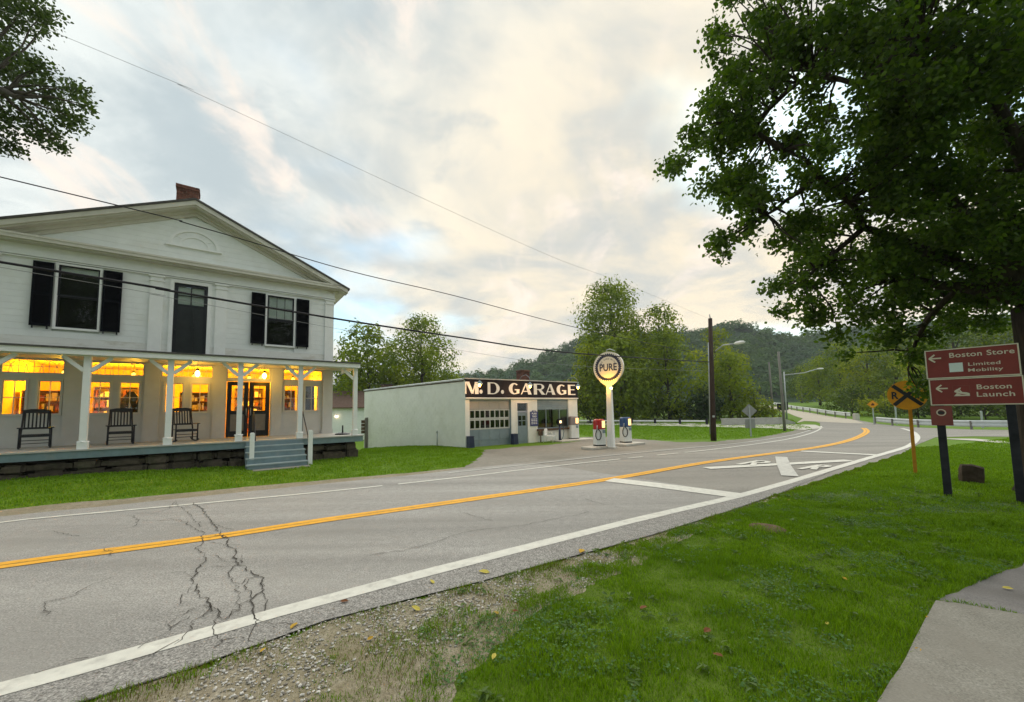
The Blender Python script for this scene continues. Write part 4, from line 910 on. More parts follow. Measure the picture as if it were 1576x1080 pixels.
# --- rocking chairs (front faces the road)
def rocking_chair(x, y, rz, label):
    c = empty('rocking_chair', HW(x, y, DK), HA + rz, label, 'rocking chair', 'dark rocking chairs along the porch')
    w = .30
    for s in (-1, 1):
        MB().tube([(s * w, -.42, .075), (s * w, -.25, .03), (s * w, 0, .018), (s * w, .25, .035), (s * w, .46, .10)], .022, 6).build('rocker', M['chair'], c)
        MB().tube([(s * w, -.27, .03), (s * w, -.27, .60)], [.024, .022], 6).build('front_leg', M['chair'], c)
        MB().tube([(s * w * .95, .22, .03), (s * w * .95, .22, .42), (s * w * .9, .30, .72), (s * w * .85, .42, 1.14)], .022, 6).build('back_post', M['chair'], c)
        MB().box(s * w - .055, s * w + .055, -.33, .28, .60, .628).build('armrest', M['chair'], c)
    mb = MB()
    for k in range(7): mb.box(-.28, .28, -.29 + k * .075, -.29 + k * .075 + .062, .405 + .0 * k, .425)
    mb.build('seat', M['chair'], c); MB().box(-.29, .29, -.295, -.272, .345, .404).build('seat_rail', M['chair'], c)
    for z in (.16, .25): MB().tube([(-w, -.27, z), (w, -.27, z)], .012, 6).build('stretcher', M['chair'], c)
    MB().beam((-.285, .275, .60), (.285, .275, .60), .022, .06).build('lower_rail', M['chair'], c)
    MB().prism([(-.28, 1.06), (.28, 1.06), (.28, 1.15), (.12, 1.185), (-.12, 1.185), (-.28, 1.15)], .395, .42).build('head_rail', M['chair'], c)
    sm = MB().beam((0, .285, .62), (0, .40, 1.07), .035, .012, (0, 1, 0)).mesh('slat')
    for k in range(7): o = link('slat', sm, M['chair'], c); o.location = (-.225 + k * .075, 0, 0)
rocking_chair(-8.86, 1.75, .24, 'leftmost dark slatted rocking chair on the porch')
rocking_chair(-7.03, 1.75, .18, 'middle dark slatted rocking chair on the porch, between the second and third posts')
rocking_chair(-5.42, 1.75, .30, 'dark slatted rocking chair nearest the double door')
ub = empty('umbrella_base', HW(-.32, 1.05, DK), HA, 'dark round umbrella base with short tube on the porch end', 'umbrella base')
MB().lathe([(.30, 0), (.30, .03), (.22, .06), (.05, .09)], k=20).build('foot', M['black'], ub); MB().tube([(0, 0, .08), (0, 0, .38)], .03, 8).build('tube', M['black'], ub)
# ================================================================== GARAGE
GA = math.radians(35.26); GP = G(716.5, 688.7, 0); GP.z = 0
garage = empty('garage', GP, GA, 'low white painted block garage with lettered black sign band', 'garage')
GM = Matrix.Translation(GP) @ Matrix.Rotation(GA, 4, 'Z'); GMI = GM.inverted()
def GW(x, y, z): return GM @ Vector((x, y, z))
GWD = 7.58; GH = 3.33
bc = GMI @ G(561, 600.5, 3.33); bx, by = bc.x, bc.y          # rear left corner
BAY = (.24, 2.74, -.3, 2.33); GDR = (3.10, 3.84, -.3, 2.14); GWIN = (4.50, 6.86, .70, 2.33)
mb = MB(); wall_open(mb, .0, GWD, .0, .22, -.5, GH - .02, [BAY, GDR, GWIN]); mb.build('front_wall', M['block'], garage)
# left wall in painted block courses (relief joined into one part) 
lw = MB(); L = math.hypot(bx, by); ux, uy = bx / L, by / L; Ml = Matrix(((ux, -uy, 0), (uy, ux, 0), (0, 0, 1)))
core = MB(); core.add([Ml @ Vector(p) for p in [(.221, -.19, -1.2), (L, -.19, -1.2), (L, -.012, -1.2), (.221, -.012, -1.2), (.221, -.19, GH - .05), (L, -.19, GH - .05), (L, -.012, GH - .05), (.221, -.012, GH - .05)]], [(0, 3, 2, 1), (4, 5, 6, 7), (0, 1, 5, 4), (1, 2, 6, 5), (2, 3, 7, 6), (3, 0, 4, 7)])
core.build('side_wall', M['block'], garage)
z = -1.2; k = 0
while z < GH - .1:
    zh = min(z + .2, GH - .06); p = 0.0 - .2 * (k % 2)
    while p < L:
        a, b = max(p, .01) + .003, min(p + .4, L) - .003
        if b - a > .05:
            j = rnd.uniform(0, .0035); v = [Ml @ Vector(q) for q in [(a, -.02, z + .003), (b, -.02, z + .003), (b, j, z + .003), (a, j, z + .003), (a, -.02, zh - .003), (b, -.02, zh - .003), (b, j, zh - .003), (a, j, zh - .003)]]
            lw.add(v, [(0, 1, 2, 3)[::-1], (4, 5, 6, 7), (2, 3, 7, 6), (1, 2, 6, 5), (3, 0, 4, 7)])
        p += .4
    z += .2; k += 1
lw.build('blockwork', M['block'], garage, 'stuff')
MB().add([(GWD - .2, .23, -.6), (GWD, .23, -.6), (GWD + bx + .1, by, -1.2), (GWD + bx - .1, by, -1.2), (GWD - .2, .23, GH - .05), (GWD, .23, GH - .05), (GWD + bx + .1, by, GH - .05), (GWD + bx - .1, by, GH - .05)], [(0, 3, 2, 1), (4, 5, 6, 7), (0, 1, 5, 4), (1, 2, 6, 5), (2, 3, 7, 6), (3, 0, 4, 7)]).build('side_wall', M['block'], garage)
MB().add([(bx + .2, by - .2, -1.2), (GWD + bx - .25, by - .2, -1.2), (GWD + bx - .25, by, -1.2), (bx + .2, by, -1.2), (bx + .2, by - .2, GH - .05), (GWD + bx - .25, by - .2, GH - .05), (GWD + bx - .25, by, GH - .05), (bx + .2, by, GH - .05)], [(0, 3, 2, 1), (4, 5, 6, 7), (0, 1, 5, 4), (1, 2, 6, 5), (2, 3, 7, 6), (3, 0, 4, 7)]).build('back_wall', M['block'], garage)
rv = [(-.02, -.05), (GWD + .04, -.05), (GWD + bx + .05, by), (bx - .05, by)]
MB().add([(x, y, GH - .045) for x, y in rv] + [(x, y, GH - .01) for x, y in rv], [(3, 2, 1, 0), (4, 5, 6, 7), (0, 1, 5, 4), (1, 2, 6, 5), (2, 3, 7, 6), (3, 0, 4, 7)]).build('roof', M['shingle'], garage)
# metal coping: pale cap over a rusty drip edge
cp = MB(); cp.add([Ml @ Vector(q) for q in [(0, .0, GH - .0), (L, .0, GH - .0), (L, .07, GH - .05), (0, .07, GH - .05), (0, .0, GH + .05), (L, .0, GH + .05), (L, .07, GH + .02), (0, .07, GH + .02)]], [(0, 3, 2, 1), (4, 5, 6, 7), (0, 1, 5, 4), (1, 2, 6, 5), (2, 3, 7, 6), (3, 0, 4, 7)])
cp.box(-.1, GWD + .05, -.14, .1, GH + .0, GH + .05); cp.build('coping', M['galv'], garage)
rd = MB(); x = .1
while x < L: 
    v = [Ml @ Vector(q) for q in [(x, .005, GH - .11), (x + .5, .005, GH - .11), (x + .5, .075, GH - .052), (x, .075, GH - .052), (x, .005, GH - .053), (x + .5, .005, GH - .053)]]; rd.add(v, [(0, 1, 2, 3), (3, 2, 5, 4), (0, 3, 4), (1, 5, 2)]); x += .52
rd.build('drip_edge', M['rust'], garage)
# sign band
sb = empty('sign_board', (0, 0, 0)); sb.parent = garage
SZ0, SZ1 = 2.425, GH - .005
MB().box(.0, GWD - .04, -.10, -.005, SZ0, SZ1).build('panel', M['signblack'], sb)
MB().box(-.03, GWD, -.115, -.002, SZ0 - .055, SZ0 - .003).build('sign_ledge', M['trim'], sb)
def letter(ch, x, w, h=.60, z=SZ0 + .17):
    """thick-and-thin painted capitals, cut from sheet"""
    mb = MB(); Y = [0]
    def poly(pts):
        Y[0] += 1; o = .0012 * Y[0]; mb.prism([(x + p[0] * w, z + p[1] * h) for p in pts], -.106 - o, -.1005)
    def arc_(cx, cy, ro, ri, a0, a1, n=14, ex=1, ey=1, sh=0):
        Y[0] += 1; o = .0012 * Y[0]
        for i in range(n):
            t0, t1 = math.radians(a0 + (a1 - a0) * i / n), math.radians(a0 + (a1 - a0) * (i + 1) / n)
            q = [(cx + ri[0] * math.cos(t0) + sh, cy + ri[1] * math.sin(t0)), (cx + ro[0] * math.cos(t0), cy + ro[1] * math.sin(t0)), (cx + ro[0] * math.cos(t1), cy + ro[1] * math.sin(t1)), (cx + ri[0] * math.cos(t1) + sh, cy + ri[1] * math.sin(t1))]
            mb.prism([(x + a * w, z + b * h) for a, b in q], -.106 - o, -.1005)
    if ch == 'M': poly([(0, 0), (.09, 0), (.09, 1), (0, 1)]); poly([(.04, 1), (.30, 1), (.62, .12), (.46, .0)]); poly([(.50, .05), (.60, .0), (.80, .9), (.74, 1)]); poly([(.72, 0), (1, 0), (1, 1), (.72, 1)])
    elif ch == 'D': poly([(0, 0), (.22, 0), (.22, 1), (0, 1)]); poly([(.2, .0), (.45, .0), (.45, .08), (.2, .08)]); poly([(.2, .92), (.45, .92), (.45, 1), (.2, 1)]); arc_(.42, .5, (.58, .5), (.26, .42), -90, 90, sh=.05)
    elif ch == 'G': arc_(.5, .5, (.5, .5), (.22, .40), 48, 300, 20, sh=.05); poly([(.55, .36), (1, .36), (1, .46), (.55, .46)]); poly([(.70, .03), (.98, .10), (.98, .37), (.72, .37)])
    elif ch == 'A': poly([(0, 0), (.10, 0), (.52, .88), (.44, 1)]); poly([(.42, 1), (.62, 1), (1.04, 0), (.70, 0)]); poly([(.16, .24), (.74, .24), (.72, .32), (.19, .32)])
    elif ch == 'R': poly([(0, 0), (.28, 0), (.28, 1), (0, 1)]); poly([(.26, .92), (.55, .92), (.55, 1), (.26, 1)]); poly([(.26, .44), (.55, .44), (.55, .52), (.26, .52)]); arc_(.52, .72, (.42, .28), (.16, .20), -90, 90, sh=.04); poly([(.40, .46), (.66, .46), (1.02, 0), (.70, 0)])
    elif ch == 'E': poly([(0, 0), (.34, 0), (.34, 1), (0, 1)]); poly([(.32, .9), (.95, .9), (.95, 1), (.32, 1)]); poly([(.32, .47), (.85, .47), (.85, .56), (.32, .56)]); poly([(.32, 0), (.98, 0), (.98, .1), (.32, .1)])
    elif ch == '.': 
        cx, cy, r = .5, .17, .17; Y[0] += 1
        mb.prism([(x + w * .5 + r * h * math.cos(t) * .9, z + h * .2 + r * h * math.sin(t)) for t in [2 * math.pi * i / 16 for i in range(16)]], -.1065, -.1005)
    mb.build('letter', M['letter'], sb)
def sx_(px): return (GMI @ on_plane(px, 600, GW(0, -.1, 0), (math.cos(GA), math.sin(GA), 0))).x
for ch, p0, p1 in (('M', 715.8, 736.5), ('.', 737.5, 743), ('D', 750.5, 769), ('.', 770, 776.5), ('G', 783, 799.5), ('A', 801.5, 817.5), ('R', 821.5, 838.5), ('A', 839.5, 854), ('G', 856.5, 871.5), ('E', 874, 885.5)):
    a, b = sx_(p0), sx_(p1); letter(ch, a, b - a)
# gooseneck lamps, lit
for i, x in enumerate((.27, 3.29, 6.74)):
    gl = empty('gooseneck_lamp', GW(x, -.11, GH + .06), GA, ['lit gooseneck lamp in front of the M on the garage sign', 'lit gooseneck lamp in front of the middle of the garage sign', 'lit gooseneck lamp at the right end of the garage sign'][i], 'lamp', 'gooseneck lamps on the garage sign')
    MB().tube([(0, .1, -.02), (0, -.1, .16), (0, -.5, .22), (0, -.80, .05), (0, -.84, -.22)], .012, 6).build('arm', M['bluegrey'], gl)
    MB().lathe([(.03, .10), (.05, .08), (.15, -.05), (.155, -.06)], (0, -.84, -.3), 14).build('shade', M['bluegrey'], gl)
    MB().lathe([(.02, .06), (.05, .03), (.06, -.02), (.04, -.07), (.01, -.09)], (0, -.84, -.40), 10).build('bulb', M['bulb'], gl)
    l = point((0, -.84, -.54), 15, (1.0, .48, .19), .06); l.parent = gl
# garage door
gd = empty('overhead_door', (0, 0, 0)); gd.parent = garage
x0, x1 = BAY[0], BAY[1] - .0
mb = MB(); zs = [-.22, .30, .82, 1.34, 1.83, 2.33]; dy = .12
doorpanel = []
for k in range(5):
    z0, z1 = zs[k] + .004, zs[k + 1] - .004
    s = MB()
    if k in (2, 3):
        nwin = 8; g = .055; ww = (x1 - x0 - .08 - g * (nwin + 1)) / nwin
        ops = [(x0 + .04 + g + i * (ww + g), x0 + .04 + g + i * (ww + g) + ww, z0 + .07, z1 - .06) for i in range(nwin)]
        wall_open(s, x0 + .02, x1 - .02, dy, dy + .04, z0, z1, ops)
        sec = s.build('door_section', M['trim'] if False else mat('door_frame_paint', (.46, .50, .50), .5, .08, 4) if k == 2 else bpy.data.materials['door_frame_paint'], gd)
        key = MB().box(-ww / 2, ww / 2, -.003, .003, -(z1 - z0 - .13) / 2, (z1 - z0 - .13) / 2).mesh('pane')
        for o in ops: p = link('pane', key, M['darkglass'], sec); p.location = ((o[0] + o[1]) / 2, dy + .02, (o[2] + o[3]) / 2)
    else:
        wall_open(s, x0 + .02, x1 - .02, dy + .012, dy + .04, z0, z1, [])
        n_ = 4; pw = (x1 - x0 - .04) / n_
        for i in range(n_): frame_box(s, x0 + .02 + i * pw + .002, x0 + .02 + (i + 1) * pw - .002, z0, z1, dy, dy + .012, .045)
        s.build('door_section', M['bluegrey'] if k < 2 else mat('door_top_paint', (.36, .36, .34), .5, .08, 4), gd)
MB().box(x0 - .06, x0 + .02, .03, dy + .05, -.3, 2.33).box(x1 - .02, x1 + .05, .03, dy + .05, -.3, 2.33).build('jamb', M['bluegrey'], gd)
MB().box(.1, 2.9, 1.6, 1.65, -.3, 2.4).box(3.0, 7.0, 1.6, 1.65, -.3, 2.4).box(.1, 7.2, .24, 1.6, -.34, -.3).build('back_partition', M['darkroom'], garage)
# entry door
ed = empty('entry_door', (0, 0, 0)); ed.parent = garage
x0, x1 = GDR[0], GDR[1]
frame_box(MB(), x0 - .05, x1 + .05, -.2, 2.19, -.03, .06, .06).build('door_casing', M['trim'], ed)
mb = MB(); wall_open(mb, x0 + .01, x1 - .01, .05, .09, -.16, 1.62, [(x0 + .12, x0 + .35, .92, 1.17), (x0 + .39, x0 + .62, .92, 1.17), (x0 + .12, x0 + .35, 1.21, 1.46), (x0 + .39, x0 + .62, 1.21, 1.46)]); mb.build('door_leaf', M['bluegrey'], ed)
for a in (.235, .505):
    for b in (1.045, 1.335): MB().box(x0 + a - .115, x0 + a + .115, .068, .074, b - .125, b + .125).build('pane', M['darkglass'], ed)
MB().box(x0 + .01, x1 - .01, .04, .10, 1.63, 1.72).box(x0 + .01, x0 + .06, .04, .1, 1.72, 2.13).box(x1 - .06, x1 - .01, .04, .1, 1.72, 2.13).build('transom_bar', mat('pale_blue_paint', (.30, .36, .46), .5, .1, 5), ed)
MB().box(x0 + .06, x1 - .06, .066, .072, 1.72, 2.12).build('pane', M['darkglass'], ed)
MB().box(x0 - .08, x1 + .1, -.25, .03, -.22, -.12).build('doorstep', M['concrete'], garage)
# shop window
sw = empty('display_window', (0, 0, 0)); sw.parent = garage
x0, x1 = GWIN[0], GWIN[1]
mb = MB(); frame_box(mb, x0, x1, .70, 2.33, .06, .13, .05); mb.box(x0 + .05, x1 - .05, .065, .125, 1.77, 1.83); mb.box(x0 + .66, x0 + .70, .065, .125, .75, 1.77); mb.box(x0 + 1.66, x0 + 1.70, .065, .125, .75, 1.77); mb.build('frame', M['bluegrey'], sw)
for a, b in ((x0 + .05, x0 + .66), (x0 + .70, x0 + 1.66), (x0 + 1.70, x1 - .05)): MB().box(a, b, .09, .096, .75, 1.77).build('pane', M['darkglass'], sw)
for i in range(4): MB().box(x0 + .05, x1 - .05, .075, .10, 1.83 + i * .113 + .003, 1.83 + (i + 1) * .113).build('board', M['bluegrey'], sw)
MB().box(x0 - .06, x1 + .45, -.16, .05, .60, .70).build('sill', M['rust'], sw)
MB().box(x0 + .4, x0 + 1.6, .7, 1.1, -.3, .95).build('counter', M['wood'], garage)
# blue wall plate with small raised lines
pl = empty('wall_sign', GW(4.25, -.012, 1.30), GA, 'blue enamel price plate on the wall between garage door and window', 'sign')
MB().prism([(-.27, -.42), (.27, -.42), (.27, .36), (.16, .36), (.10, .44), (-.10, .44), (-.16, .36), (-.27, .36)], -.02, .01).build('plate', mat('enamel_blue', (.025, .035, .16), .35, .1, 5, .5), pl)
text('plate_text', 'PURE', .085, M['letter'], pl, (0, -.022, .37), .002, .001)
text('plate_text', 'PURE', .15, M['letter'], pl, (0, -.022, .20), .002, .001); text('plate_text', 'TIRES', .14, M['letter'], pl, (0, -.022, .05), .002, .001)
mb = MB()
for k in range(4):
    for i in range(3): mb.box(-.21 + i * .145, -.21 + i * .145 + .115, -.025, -.0205, -.06 - k * .085, -.025 - k * .085)
mb.build('plate_line', M['letter'], pl, 'stuff')
# guards, chimney, roof vent, pipe
for i, x in enumerate((.18, 2.80)):
    o = empty('door_guard', GW(x, -.16, T(GW(x, -.16, 0).x, GW(x, -.16, 0).y) - .08), GA, ['dark blue wheel guard at the left foot of the garage door', 'dark blue wheel guard between garage door and entry door'][i], 'wheel guard', 'wheel guards at the garage door')
    MB().prism([(-.15, 0), (.17, 0), (.12, .60), (-.13, .60)], -.14, .14).build('guard_body', M['navy'], o); MB().box(-.14, .14, -.15, .15, .60, .63).build('cap', M['navy'], o)
gch = empty('chimney', (0, 0, 0)); gch.parent = garage
brick_stack(gch, 5.1, 5.72, 2.2, 2.75, GH - .1, GH + .92, corbel=.15)
vent = empty('roof_vent', (bx * .82 + .6, by * .82, GH - .02)); vent.parent = garage
MB().box(-.3, .3, -.3, .3, 0, .30).build('vent_body', M['rust'], vent); MB().box(-.36, .36, -.36, .36, .30, .34).build('cap', M['shingle'], vent)
pp = empty('vent_pipe', GW(*(Ml @ Vector((2.2, .18, 0)))), GA, 'thin grey pipe standing against the garage side wall', 'pipe'); pp.location.z = T(pp.location.x, pp.location.y) - .02
MB().tube([(0, 0, 0), (0, 0, .72)], .035, 8).build('pipe', M['galv'], pp); MB().lathe([(.05, .72), (.05, .80), (.02, .84)], k=8).build('cap', M['galv'], pp)

# ================================================================== FUEL ISLAND
def island(px0, px1, label):
    a, b = G(*px0), G(*px1); c = (a + b) / 2; ang = GA + .05
    o = MB(); L_ = max(1.1, (b - a).length); o.box(-L_ / 2, L_ / 2, -.32, .32, 0, .11); o = o.build('pump_island', M['concretefar']); o.location = (c.x, c.y, .0); o.rotation_euler = (0, 0, ang)
    m_ = o.modifiers.new('edge', 'BEVEL'); m_.width = .02; m_.segments = 2
    return tag(o, label, 'pump island', 'concrete islands under the pumps')
island((899, 692), (938, 689), 'white concrete slab under the red topped pump')
island((953, 687), (986, 683.5), 'white concrete slab under the blue topped pump')
def gas_pump(loc, ang, topm, label, hose=True, h=1.34, w=.27):
    r = empty('gas_pump', loc, ang, label, 'gas pump', 'old gas pumps')
    mb = MB(); hb = h * .60; d = w * .82
    pr_ = [(-w, -d + .05), (-w + .05, -d), (w - .05, -d), (w, -d + .05), (w, d - .05), (w - .05, d), (-w + .05, d), (-w, d - .05)]
    v = [(x, y, 0) for x, y in pr_] + [(x * .97, y * .97, hb) for x, y in pr_]; n = 8
    mb.add(v, [tuple(range(n))[::-1], tuple(range(n, 2 * n))] + [(i, (i + 1) % n, (i + 1) % n + n, i + n) for i in range(n)]); mb.build('cabinet', M['pumpwhite'], r)
    MB().box(-w * .92, w * .92, -d * .92, d * .92, -.06, .0).build('plinth', M['rubber'], r)
    hd = MB(); prof = [(w * 1.02, hb + .001), (w * 1.06, hb + .03), (w * 1.02, hb + .06), (w * 1.0, h - .10), (w * .93, h - .03), (w * .7, h)]
    k = 20; vv = []
    for rr, zz in prof:
        for j in range(k):
            a = 2 * math.pi * j / k; c_, s_ = math.cos(a), math.sin(a); e = .55
            vv.append((math.copysign(abs(c_) ** e, c_) * rr, math.copysign(abs(s_) ** e, s_) * rr * .84, zz))
    n = len(prof); hd.add(vv, [(i * k + j, i * k + (j + 1) % k, (i + 1) * k + (j + 1) % k, (i + 1) * k + j) for i in range(n - 1) for j in range(k)], True); hd.add(vv[-k:], [tuple(range(k))]); hd.build('head', topm, r)
    gz = hb + (h - hb) * .5
    mb = MB(); frame_box(mb, .02, w * .86, gz - .17, gz + .17, -w * .87, -w * .8, .022); mb.build('dial_frame', M['galv'], r)
    MB().box(.042, w * .86 - .022, -w * .86, -w * .83, gz - .148, gz + .148).build('dial', M['bulbsoft'], r)
    MB().box(.06, .2, -w * .85 + .0, -w * .81, hb - .17, hb - .03).build('label_plate', M['bluegrey'], r)
    if hose:
        pts = [(-w - .005, -.08, hb - .04)] + [(-w - .05 - .02 * math.sin(t), -.08 + .15 * math.sin(t * 2 * math.pi), hb - .06 - .5 * (math.sin(t * math.pi))) for t in [i / 10 for i in range(1, 10)]] + [(-w - .02, .10, hb - .04)]
        MB().tube([(-.16, -w * .84, hb + .02)] + [(-.12 + .14 * math.sin(math.radians(a)) - .04, -w * .90, hb - .24 + .22 * math.cos(math.radians(a))) for a in range(20, 350, 30)] + [(-.20, -w * .84, hb + .04)], .02, 6).build('hose', M['rubber'], r)
        MB().tube([(-.22, -w * .86, hb - .06), (-.22, -w * .95, hb + .1), (-.2, -w * .9, hb + .18)], .022, 6).build('nozzle', M['galv'], r)
    return r
pa = GA - math.radians(18)
b_ = G(923, 690); gas_pump((b_.x, b_.y, .17), pa, M['red'], 'gas pump with red head and lit dial at the sign pillar', True, 1.13, .235)
b_ = G(963.5, 684.5); gas_pump((b_.x, b_.y, .17), pa, M['pumpblue'], 'gas pump with blue head and lit dial, right of the sign pillar', True, 1.16, .24)
b_ = G(884.5, 675.5); MB_ = gas_pump((b_.x - .1, b_.y - .3, .10), pa, M['pumpgrey'], 'gas pump with grey head beside the garage corner', False, 1.24, .27)
s_ = MB().box(-1.3, 1.3, -.5, .45, 0, .12).build('wall_slab', M['concretefar']); p_ = GW(6.55, -.62, 0); s_.location = (p_.x, p_.y, -.07); s_.rotation_euler = (0, 0, GA); tag(s_, 'low concrete slab along the foot of the garage window wall', 'slab')
ap = empty('air_pump', (GW(5.62, -.55, 0).x, GW(5.62, -.55, 0).y, -.02), GA, 'slim blue air pump with round lit dial before the garage window', 'air pump')
MB().box(-.10, .10, -.09, .09, 0, .05).tube([(0, 0, .05), (0, 0, .95)], [.075, .05], 10).build('stand', M['navy'], ap)
mb = MB(); mb.add([(.17 * math.cos(2 * math.pi * j / 20), y, 1.08 + .19 * math.sin(2 * math.pi * j / 20)) for y in (-.08, .08) for j in range(20)], [tuple(range(20)), tuple(range(39, 19, -1))] + [(j, (j + 1) % 20, (j + 1) % 20 + 20, j + 20) for j in range(20)]); mb.build('dial_case', M['black'], ap)
MB().box(-.06, .07, -.095, -.081, 1.02, 1.16).build('dial', emit('air_dial_glow', (1.0, .62, .32), 1.8), ap)
MB().tube([(.05, -.02, .92), (.22, -.05, .85), (.27, -.05, .55), (.22, -.03, .25), (.10, 0, .08)], .016, 6).build('hose', mat('teal_hose', (.03, .10, .13), .5, .1, 5), ap)
gc = empty('metal_chair', (GW(4.83, -.62, 0).x, GW(4.83, -.62, 0).y, -.06), GA + .5, 'white metal lawn chair beside the garage window', 'chair')
MB().box(-.24, .24, -.24, .22, .38, .40).build('seat', M['trim'], gc)
MB().prism([(-.22, .44), (.22, .44), (.24, .70), (.16, .80), (-.16, .80), (-.24, .70)], .22, .24).build('backrest', M['trim'], gc)
for s in (-1, 1):
    MB().tube([(s * .25, .22, .62), (s * .27, -.22, .60), (s * .25, -.26, .02)], .016, 6).build('front_leg', M['trim'], gc); MB().tube([(s * .22, .22, .42), (s * .24, .30, .02)], .016, 6).build('back_leg', M['trim'], gc)
rk = empty('tire_rack', (GW(4.52, -.22, 0).x, GW(4.52, -.22, 0).y, -.1), GA, 'dark narrow hose stand left of the white chair', 'hose stand')
MB().tube([(0, 0, 0), (0, 0, .45)], .03, 6).build('post', M['rust'], rk); MB().box(-.10, .10, -.07, .07, .45, .72).build('box', M['rust'], rk)

# ---------------- pillar sign
bp_ = G(941, 690); ps = empty('pillar_sign', (bp_.x, bp_.y, 0), -math.radians(36), 'round lit PURE sign on a tapering white pillar', 'sign')
mb = MB(); w0, w1, hh = .14, .10, 2.82
mb.add([(-w0, -w0, 0), (w0, -w0, 0), (w0, w0, 0), (-w0, w0, 0), (-w1, -w1, hh), (w1, -w1, hh), (w1, w1, hh), (-w1, w1, hh)], [(3, 2, 1, 0), (4, 5, 6, 7), (0, 1, 5, 4), (1, 2, 6, 5), (2, 3, 7, 6), (3, 0, 4, 7)])
for s in (-1, 1): mb.add([(s * .05 - .02, -w0 - .012, .02), (s * .05 + .02, -w0 - .012, .02), (s * .04 + .015, -w1 - .012, hh), (s * .04 - .015, -w1 - .012, hh)] + [(s * .05 - .02, -w0 + .01, .02), (s * .05 + .02, -w0 + .01, .02), (s * .04 + .015, -w1 + .01, hh), (s * .04 - .015, -w1 + .01, hh)], [(0, 1, 2, 3), (0, 4, 5, 1), (1, 5, 6, 2), (3, 2, 6, 7), (0, 3, 7, 4)])
mb.build('pillar', M['trim'], ps); MB().box(-.21, .21, -.21, .21, -.05, .06).build('plinth', M['concretefar'], ps)
dz, R0 = 3.62, .71
def disc(r, y0, y1, k=48, zc=dz, ey=1.0):
    m_ = MB(); m_.add([(r * math.cos(2 * math.pi * j / k), y, zc + r * ey * math.sin(2 * math.pi * j / k)) for y in (y0, y1) for j in range(k)], [tuple(range(k)), tuple(range(2 * k - 1, k - 1, -1))] + [(j, (j + 1) % k, (j + 1) % k + k, j + k) for j in range(k)]); return m_
enamel = mat('sign_enamel', (.74, .71, .62), .35, .04, 5, .5); navyen = mat('sign_navy', (.018, .018, .05), .35, .15, 5, .5)
db = disc(R0, -.06, .06); db.prism([(-.52, dz - .46), (-.36, dz - .68), (-.14, 2.80), (.14, 2.80), (.36, dz - .68), (.52, dz - .46)], -.055, .055); db.build('sign_body', enamel, ps)
for f_ in (-1, 1):
    g = MB(); k = 40; v = []; 
    for j in range(2 * k):
        a = math.pi * j / k; ro = .645 if j % 2 == 0 else .585; v.append((ro * math.cos(a), f_ * .0625, dz + ro * math.sin(a)))
    for j in range(2 * k):
        a = math.pi * j / k; ri = .475 if j % 2 == 0 else .50; v.append((ri * math.cos(a), f_ * .0625, dz + ri * math.sin(a)))
    g.add(v, [(j, (j + 1) % (2 * k), 2 * k + (j + 1) % (2 * k), 2 * k + j) for j in range(2 * k)]); g.build('ring', navyen, ps)
text('lettering', 'PURE', .45, navyen, ps, (0, -.0635, dz - .15), .010, .003, sx=.80)
def arc_text(s, r, a0, a1, size):
    for i, ch in enumerate(s):
        a = math.radians(a0 + (a1 - a0) * i / (len(s) - 1))
        if ch != ' ': text('lettering', ch, size, navyen, ps, (r * math.cos(a), -.063, dz + r * math.sin(a)), .001, .002, rot=(math.pi / 2, a - math.pi / 2, 0) if False else Matrix.Rotation(-(a - math.pi / 2), 3, 'Y').to_4x4().__matmul__(Matrix.Rotation(math.pi / 2, 4, 'X')).to_euler())
arc_text('BE SURE WITH', .355, 148, 32, .085)
MB().tube([(-.05, 0, dz + R0 - .02), (-.05, 0, dz + R0 + .1), (.10, 0, dz + R0 + .12), (.35, -.02, dz + R0 + .0)], .018, 6).build('lamp_arm', M['galv'], ps)
for s, yy in ((1, -1), (-1, 1)):
    lm = empty('sign_lamp', (0, 0, 0)); lm.parent = ps
    MB().tube([(s * .10, yy * .10, 2.70), (s * .22, yy * .34, 2.68)], .014, 6).build('arm', M['galv'], lm); MB().lathe([(.02, -.05), (.055, -.03), (.06, .02), (.03, .05)], (s * .23, yy * .36, 2.66), 10).build('bulb', M['bulb'], lm)
l = point((.03, -.40, 2.92), 17, (1.0, .46, .015), .06); l.parent = ps
l = point((-.03, .40, 2.92), 17, (1.0, .46, .015), .06); l.parent = ps
# ================================================================== POLES, WIRES, ROAD SIGNS
def pole(name, basepx, toppx, r0, r1, m, label, cat='utility pole', group='utility poles along the far road side', depth=None, basez=None):
    b = G(*basepx) if depth is None else A(basepx[0], basepx[1], depth)
    if depth is not None and basez is None: b.z = T(b.x, b.y)
    d = ray(*toppx); t = A(toppx[0], toppx[1], b.y); t.y = b.y
    root = empty(name, b, 0, label, cat, group); v = t - b
    MB().tube([(0, 0, -.3), v * .5, v], [r0, (r0 + r1) / 2, r1], 10).build('shaft', m, root)
    return root, b, v
def lamp_arm(root, start, mid, end, r=.03):
    MB().tube([start, mid, end], r, 8).build('arm', M['galv'], root)
    d = (Vector(end) - Vector(mid)).normalized(); h = MB()
    e = Vector(end); 
    h.lathe([(.05, -.02), (.13, .0), (.15, .06), (.10, .12), (.03, .14)], (0, 0, 0), 12, ex=2.1, ey=.8)
    hd = h.build('lamp_head', M['trim'], root); hd.location = e + Vector((d.x, d.y, 0)) * .25 - Vector((0, 0, .05)); hd.rotation_euler = (0, 0, math.atan2(d.y, d.x)); return hd
p1, p1b, p1v = pole('utility_pole', (1098, 678), (1093, 490), .145, .10, M['polewood'], 'dark wooden pole with curved lamp arm beside the forecourt')
